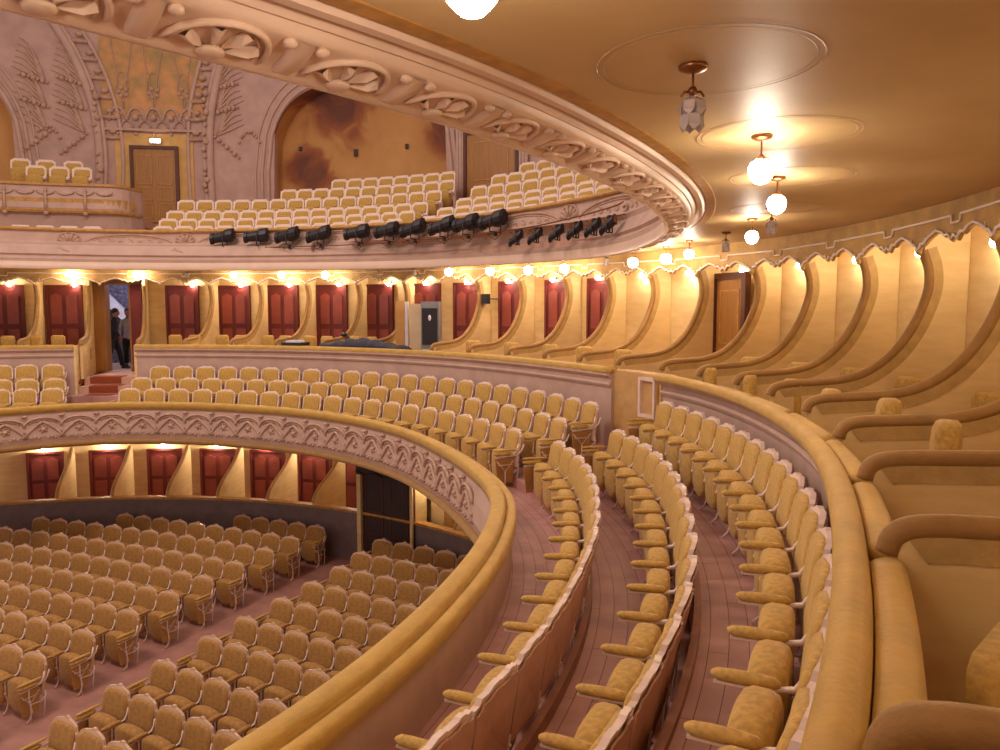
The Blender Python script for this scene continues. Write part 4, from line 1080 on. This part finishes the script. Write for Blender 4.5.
# ------------------------------------------------------------------ spotlights and rods
rod = MB()
rodr = lambda a: rF(a) - .32
rod.tube([P(a, rodr(a), float(np.interp(a, [22, 28, 35, 45, 60, 110], [1.72, 1.66, 1.60, 1.56, 1.54, 1.54]))) for a in np.arange(22, 118, 1.5)], .014, 6)
ro = rod.build('lighting_rod', M['brass'])
ro.name = 'lighting_rod'; b = MB()
for a in np.arange(24, 116, 6.4): b.tube([P(a, rodr(a), 1.54), P(a, rF(a) - .04, 1.60)], .012, 5); b.box(P(a, rodr(a), 1.50), (.05, .05, .12))
br_o = b.build('rod_bracket', M['brass'], ro)
tag(ro, 'thin brass lighting rod running along the upper gallery front', 'lighting rod')
def spotlight(a, z, yaw, pitch, s, label, grp):
    root = empty('stage_spotlight', P(a, rodr(a), 1.55), face(a))
    b = MB(); n = 12; vs = []
    prof = [(-.20, .08), (-.17, .13), (-.05, .135), (.0, .125), (.02, .105), (.20, .095), (.21, .11), (.27, .115), (.27, .09)]
    T = lambda p: (s * (p[0] * cos(yaw) - (p[1] * cos(pitch)) * sin(yaw) + p[2] * sin(pitch) * sin(yaw) * 0), s * (p[0] * sin(yaw) + p[1] * cos(pitch) * cos(yaw)), z - 1.55 + s * (p[1] * sin(pitch) + p[2]))
    for y, r in prof:
        for k in range(n): vs.append(T((r * cos(2*pi*k/n), y, r * sin(2*pi*k/n))))
    mm = len(prof)
    b.add(vs, [(i*n+k, i*n+(k+1)%n, (i+1)*n+(k+1)%n, (i+1)*n+k) for i in range(mm-1) for k in range(n)] + [tuple(range(n))[::-1]], False)
    for k in range(4): 
        q = [T((-.04 + .0 * k, -.18 + .04 * k, .11)), T((.04, -.18 + .04 * k, .11))]; b.tube(q, .012 * s, 4)
    b.build('lamp_body', M['black'], root)
    b = MB(); b.add([T((.068 * cos(2*pi*k/n), .262, .068 * sin(2*pi*k/n))) for k in range(n)] + [T((.06 * cos(2*pi*k/n), .25, .06 * sin(2*pi*k/n))) for k in range(n)], [tuple(range(n)), tuple(range(n, 2*n))[::-1]] + [(k, (k+1)%n, n+(k+1)%n, n+k) for k in range(n)]); b.build('lens', M['lens'], root)
    b = MB(); hw = .145
    b.tube([T((-hw, 0, 0)), T((-hw, .0, -.20)), T((hw, .0, -.20)), T((hw, 0, 0))], .014, 5)
    b.tube([T((0, 0, -.20)), (0, 0, -.03)], .018, 5); b.box((0, 0, -.02), (.07, .06, .07)); b.build('yoke', M['black'], root)
    b = MB(); b.tube([T((0, -.19, -.02)), T((.02, -.25, -.16)), (0.05, -.05, -.12), (.16, 0, -.05), (.24, 0, .0)], .007, 5); b.build('power_cable', M['black'], root)
    return tag(root, label, 'spotlight', grp)
sp = [80.86, 76.25, 71.95, 67.69, 62.19, 57.78, 53.91, 49.56, 45.9, 41.84]
for i, a in enumerate(sp):
    spotlight(a, 1.84, radians(-78 + 5 * sin(i * 2.1)), radians(-12 + 4 * sin(i * 1.7)), 1.3, f'black stage spotlight clamped to the gallery rod, {ordn[i]} of ten from the left', 'big black spotlights on the gallery front')
for i, a in enumerate([38.5, 35.6, 32.4, 29.6, 26.9, 24.6]):
    spotlight(a, 1.42, radians(-62), radians(-35), .72, f'small dark spotlight hung under the right end of the rod, {ordn[i]} after the big ones', 'small spotlights under the rod')

# ------------------------------------------------------------------ chairs in the boxes
def make_box_chair():
    root = empty('box_armchair')
    b = MB(); b.pillow([(-.19, .44), (.19, .44), (.205, .55), (.20, 1.0), (.15, 1.04), (-.15, 1.04), (-.20, 1.0), (-.205, .55)], -.12, .07, .07); k1 = b.build('backrest', M['velvet'], root)
    b = MB(); b.lathe((0, .26, .40), [(.20, 0), (.235, .02), (.235, .07), (.19, .10)], 12, 1, .95); k2 = b.build('seat', M['velvet'], root)
    b = MB(); b.box((0, .25, .385), (.42, .42, .05)); 
    for sx in (-1, 1): b.box((sx * .17, -.03, .50), (.03, .05, .3))
    k3 = b.build('frame', M['frame'], root); ch = [k1, k2, k3]
    for sx in (-1, 1):
        for y in (-.05, .42):
            b = MB(); b.tube([(sx * .18, y, .39), (sx * .19, y + (.03 if y > 0 else -.03), 0)], [.022, .014], 6); ch.append(b.build('leg', M['frame'], root))
    kids(root, *ch); root['category'] = 'armchair'
    return root
bc = make_box_chair(); bc_first = True
def put_chair(a, r, rz, lab, grp='upholstered chairs in the boxes'):
    global bc_first
    if bc_first:
        bc_first = False; bc.location = P(a, r, ZBOX); bc.rotation_euler = (0, 0, rz); bc['label'] = lab; bc['group'] = grp; return bc
    return dup(bc, P(a, r, ZBOX), rz, lab, grp)
fc = [(-16.8, 12.28), (-11.1, 12.25), (-5.0, 12.2), (-.1, 12.2), (5.0, 12.14), (10.6, 12.15)]
allc = []
for i, (a, r) in enumerate(fc):
    put_chair(a + 1.4, r, face(a) + radians(-8), f'ochre chair by the rail of a right-hand box, {ordn[i]} from the viewer').scale = (.8, .8, 1.08 if i < 2 else 1.02 if i < 4 else .98)
rc = [(-7.0, 13.3), (-.6, 13.3), (4.5, 13.3), (8.8, 13.15), (13.9, 13.1)]
for i, (a, r) in enumerate(rc):
    put_chair(a, r, face(a) + radians(28), f'ochre chair set back inside a right-hand box, {ordn[i]} from the viewer')
put_chair(-29.2, 12.13, face(-30) + radians(165), 'large ochre chair in the nearest box at the right edge').scale = (1.05, 1.05, .80)
fb = [24.8, 30.4, 35.4, 41.2, 46.9]
for i, a in enumerate(fb): put_chair(a, 12.25, face(a) + radians(20), f'small ochre chair in a rear box right of the cabinets, {ordn[i]} from the brown door')
lf = [(65.4, 12.6), (71.4, 12.5), (77.2, 12.5), (83.2, 12.5), (89.2, 12.5), (103.0, 12.5), (108.4, 12.5)]
for i, (a, r) in enumerate(lf):
    put_chair(a, r, face(a) + radians(8), f'right-hand ochre chair in the {ordn[i]} rear box left of the cabinets')
    put_chair(a - 2.6 if a < 100 else a + 2.4, r - .1, face(a) - radians(12), f'left-hand ochre chair in the {ordn[i]} rear box left of the cabinets')

# ------------------------------------------------------------------ equipment in the wide box
def cab(name, a, r, w, d, h, z, m, label, cat):
    root = empty(name, P(a, r, z), face(a) + radians(34)); b = MB(); b.box((0, 0, h / 2), (w, d, h)); b.build('body', m, root); return tag(root, label, cat)
c1 = cab('board_panel', 58.4, 12.5, .22, .4, 2.02, ZBOX, M['ochreboard'], 'tall ochre board standing left of the cream cabinet in the wide box', 'board')
b = MB(); b.box((-.15, .0, 1.0), (.07, .4, 2.0)); b.build('white_edge', M['white'], c1)
c2 = cab('storage_cabinet', 55.8, 12.5, .36, .5, 1.95, ZBOX, M['cream'], 'cream tall cabinet between the ochre board and the grey rack', 'cabinet')
b = MB(); b.box((0, .26, .95), (.32, .02, 1.85)); b.build('door', M['cream'], c2)
c3 = cab('equipment_rack', 53.4, 12.35, .42, .5, 2.0, ZBOX, M['grey'], 'grey equipment rack with a black glazed upper half', 'equipment rack')
b = MB(); b.box((0, .262, 1.42), (.36, .03, .85)); b.build('glazed_door', M['black'], c3)
b = MB()
for k in range(7): b.box((0, .262, .35 + .085 * k), (.36, .03, .05))
b.build('drawer', M['white'], c3)
b = MB(); b.ball((0, .285, 1.62), .035, 8, 5, (1, .4, 2)); b.build('lamp_glint', M['white'], c3)
b = MB(); n = 24; vs = []
for i in range(n + 1):
    a = 66.2 - 12.6 * i / n
    hgt = .03 + .14 * max(0, sin(pi * min(1, i / n * 1.05))) ** 1.5 + .03 * sin(i * 1.7)
    vs += [P(a, rB(a) + .02, -.93), P(a, rB(a) + .12, -.90 + hgt), P(a, rB(a) + .35, -.92 + hgt), P(a, rB(a) + .5, -.98)]
b.add(vs, [(i*4+k, i*4+(k+1)%4, (i+1)*4+(k+1)%4, (i+1)*4+k) for i in range(n) for k in range(4)] + [(3,2,1,0), tuple(range(n*4, n*4+4))], True)
tag(b.build('dust_cover', M['cloth']), 'slate blue cloth draped over equipment on the rear box rail', 'cloth')
root = empty('mixing_desk', P(70.2, rB(70) + .22, -.93), face(70))
b = MB(); b.prism([(-.28, 0), (.28, 0), (.28, .08), (-.28, .08)], -.2, .2); b.build('body', M['black'], root)
b = MB(); b.prism([(-.20, .08), (.20, .08), (.18, .13), (-.18, .13)], -.12, .14); b.build('top_panel', M['white'], root)
tag(root, 'low black desk with white top on the rail left of the dark cloth', 'mixing desk')
root = empty('wall_speaker', P(50.3, rK(50) - .25, .10), face(50)); b = MB(); b.box((0, .12, .12), (.14, .16, .24)); b.build('body', M['black'], root); b = MB(); b.tube([(0, .1, .12), (-.1, -.1, .12), (-.3, -.2, .12)], .015, 5); b.build('bracket', M['black'], root)
tag(root, 'small black loudspeaker on a bracket right of the grey rack', 'loudspeaker')
root = empty('desk_lamp', P(63.6, rB(63) + .45, -.95), face(63)); b = MB(); b.tube([(0, 0, -.9), (0, 0, .2), (.03, 0, .28)], .012, 5); b.build('pole', M['black'], root); b = MB(); b.ball((.02, .04, .30), .07, 8, 5, (1.3, 1, .8)); b.ball((-.06, .0, .22), .045, 8, 5); b.build('lamp_head', M['black'], root)
tag(root, 'small black stand lamp behind the dark cloth', 'lamp')

# ------------------------------------------------------------------ people in the doorway
def person(name, loc, rz, body_m, leg_m, stride, label, lean=0.0, rad=1.0):
    root = empty(name, loc, rz)
    me = bpy.data.meshes.new('body'); 
    # y forward
    J = {'pel': (0, 0, .95), 'wai': (0, .01 + lean, 1.12), 'che': (0, .02 + lean, 1.32), 'nb': (0, .03 + lean, 1.47), 'nk': (0, .05 + lean, 1.55),
         'ls': (-.17, .02 + lean, 1.42), 'le': (-.23, -.04 + lean, 1.14), 'lw': (-.22, .10, .92), 'rs': (.17, .02 + lean, 1.42), 're': (.23, .06 + lean, 1.15), 'rw': (.22, .24, .98),
         'lh': (-.09, 0, .90), 'lk': (-.10, stride * .5, .50), 'la': (-.10, stride * .8 - .02, .09), 'lt': (-.10, stride * .8 + .16, .035),
         'rh': (.09, 0, .90), 'rk': (.10, -stride * .2, .50), 'ra': (.10, -stride, .13), 'rt': (.10, -stride + .15, .04)}
    R = {'pel': .135, 'wai': .13, 'che': .15, 'nb': .10, 'nk': .055, 'ls': .065, 'le': .05, 'lw': .032, 'rs': .065, 're': .05, 'rw': .032, 'lh': .095, 'lk': .065, 'la': .045, 'lt': .04, 'rh': .095, 'rk': .065, 'ra': .045, 'rt': .04}
    E_ = [('pel','wai'),('wai','che'),('che','nb'),('nb','nk'),('che','ls'),('ls','le'),('le','lw'),('che','rs'),('rs','re'),('re','rw'),('pel','lh'),('lh','lk'),('lk','la'),('la','lt'),('pel','rh'),('rh','rk'),('rk','ra'),('ra','rt')]
    K = list(J)
    me.from_pydata([J[k] for k in K], [(K.index(p), K.index(q)) for p, q in E_], [])
    o = bpy.data.objects.new('body', me); COL.objects.link(o); o.parent = root
    md = o.modifiers.new('skin', 'SKIN'); sv = me.skin_vertices[0].data
    for i, k in enumerate(K): sv[i].radius = (R[k], R[k] * .85); sv[i].use_root = (k == 'pel')
    sd = o.modifiers.new('sub', 'SUBSURF'); sd.levels = 2; sd.render_levels = 2
    me.materials.append(body_m)
    def capsule(nm, pts, rs, m, n=10):
        b = MB(); b.tube(pts, rs, n); return b.build(nm, m, root)
    # trousers over the legs
    for s_, hk in ((-1, 'l'), (1, 'r')):
        b = MB(); b.tube([J[hk+'h'], J[hk+'k'], J[hk+'a']], [.108, .08, .066], 10); b.build('trouser_leg', leg_m, root)
        b = MB(); ax, ay, az = J[hk+'a']; b.ball((ax, ay + .08, az - .055), .075, 8, 5, (.7, 1.9, .55)); b.build('shoe', M['black'], root)
        wx, wy, wz = J[hk+'w']
        b = MB(); b.ball((wx, wy + .02, wz - .03), .042, 8, 5, (.6, .9, 1.1))
        for q in range(4): b.tube([(wx, wy - .01 + q * .02, wz - .055), (wx, wy + q * .02, wz - .10 - .01 * (q in (1, 2))), (wx + .01, wy + .012 + q * .02, wz - .125 - .01 * (q in (1, 2)))], [.009, .008, .006], 5)
        b.tube([(wx, wy + .04, wz - .02), (wx, wy + .07, wz - .05), (wx, wy + .075, wz - .075)], [.011, .009, .007], 5)
        b.build('hand', M['skin'], root)
    hy = .08 + lean
    b = MB(); b.ball((0, hy, 1.66), .10, 14, 10, (.80, 1.0, 1.2)); b.tube([(0, hy - .02, 1.50), (0, hy - .01, 1.60)], .05, 8)
    b.ball((0, hy + .10, 1.645), .018, 6, 5, (.8, 1, 1.4)); b.ball((-.08, hy, 1.65), .022, 6, 5, (.5, 1, 1.4)); b.ball((.08, hy, 1.65), .022, 6, 5, (.5, 1, 1.4)); b.ball((0, hy + .09, 1.60), .022, 6, 5, (1.2, .5, .35))
    hd = b.build('head', M['skin'], root)
    b = MB(); b.ball((0, hy - .02, 1.70), .104, 14, 8, (.86, 1.0, 1.0)); b.build('hair', M['hair'], root)
    return tag(root, label, 'person')
person('person', P(99.75, 14.6, -1.80), radians(-75), M['suit'], M['suit'], .30, 'person in a dark suit striding through the open doorway', .03)
person('person', P(98.6, 15.1, -1.80), radians(200), M['shirt'], M['suit'], .16, 'person in a pale grey top and dark trousers at the right of the doorway', .02)
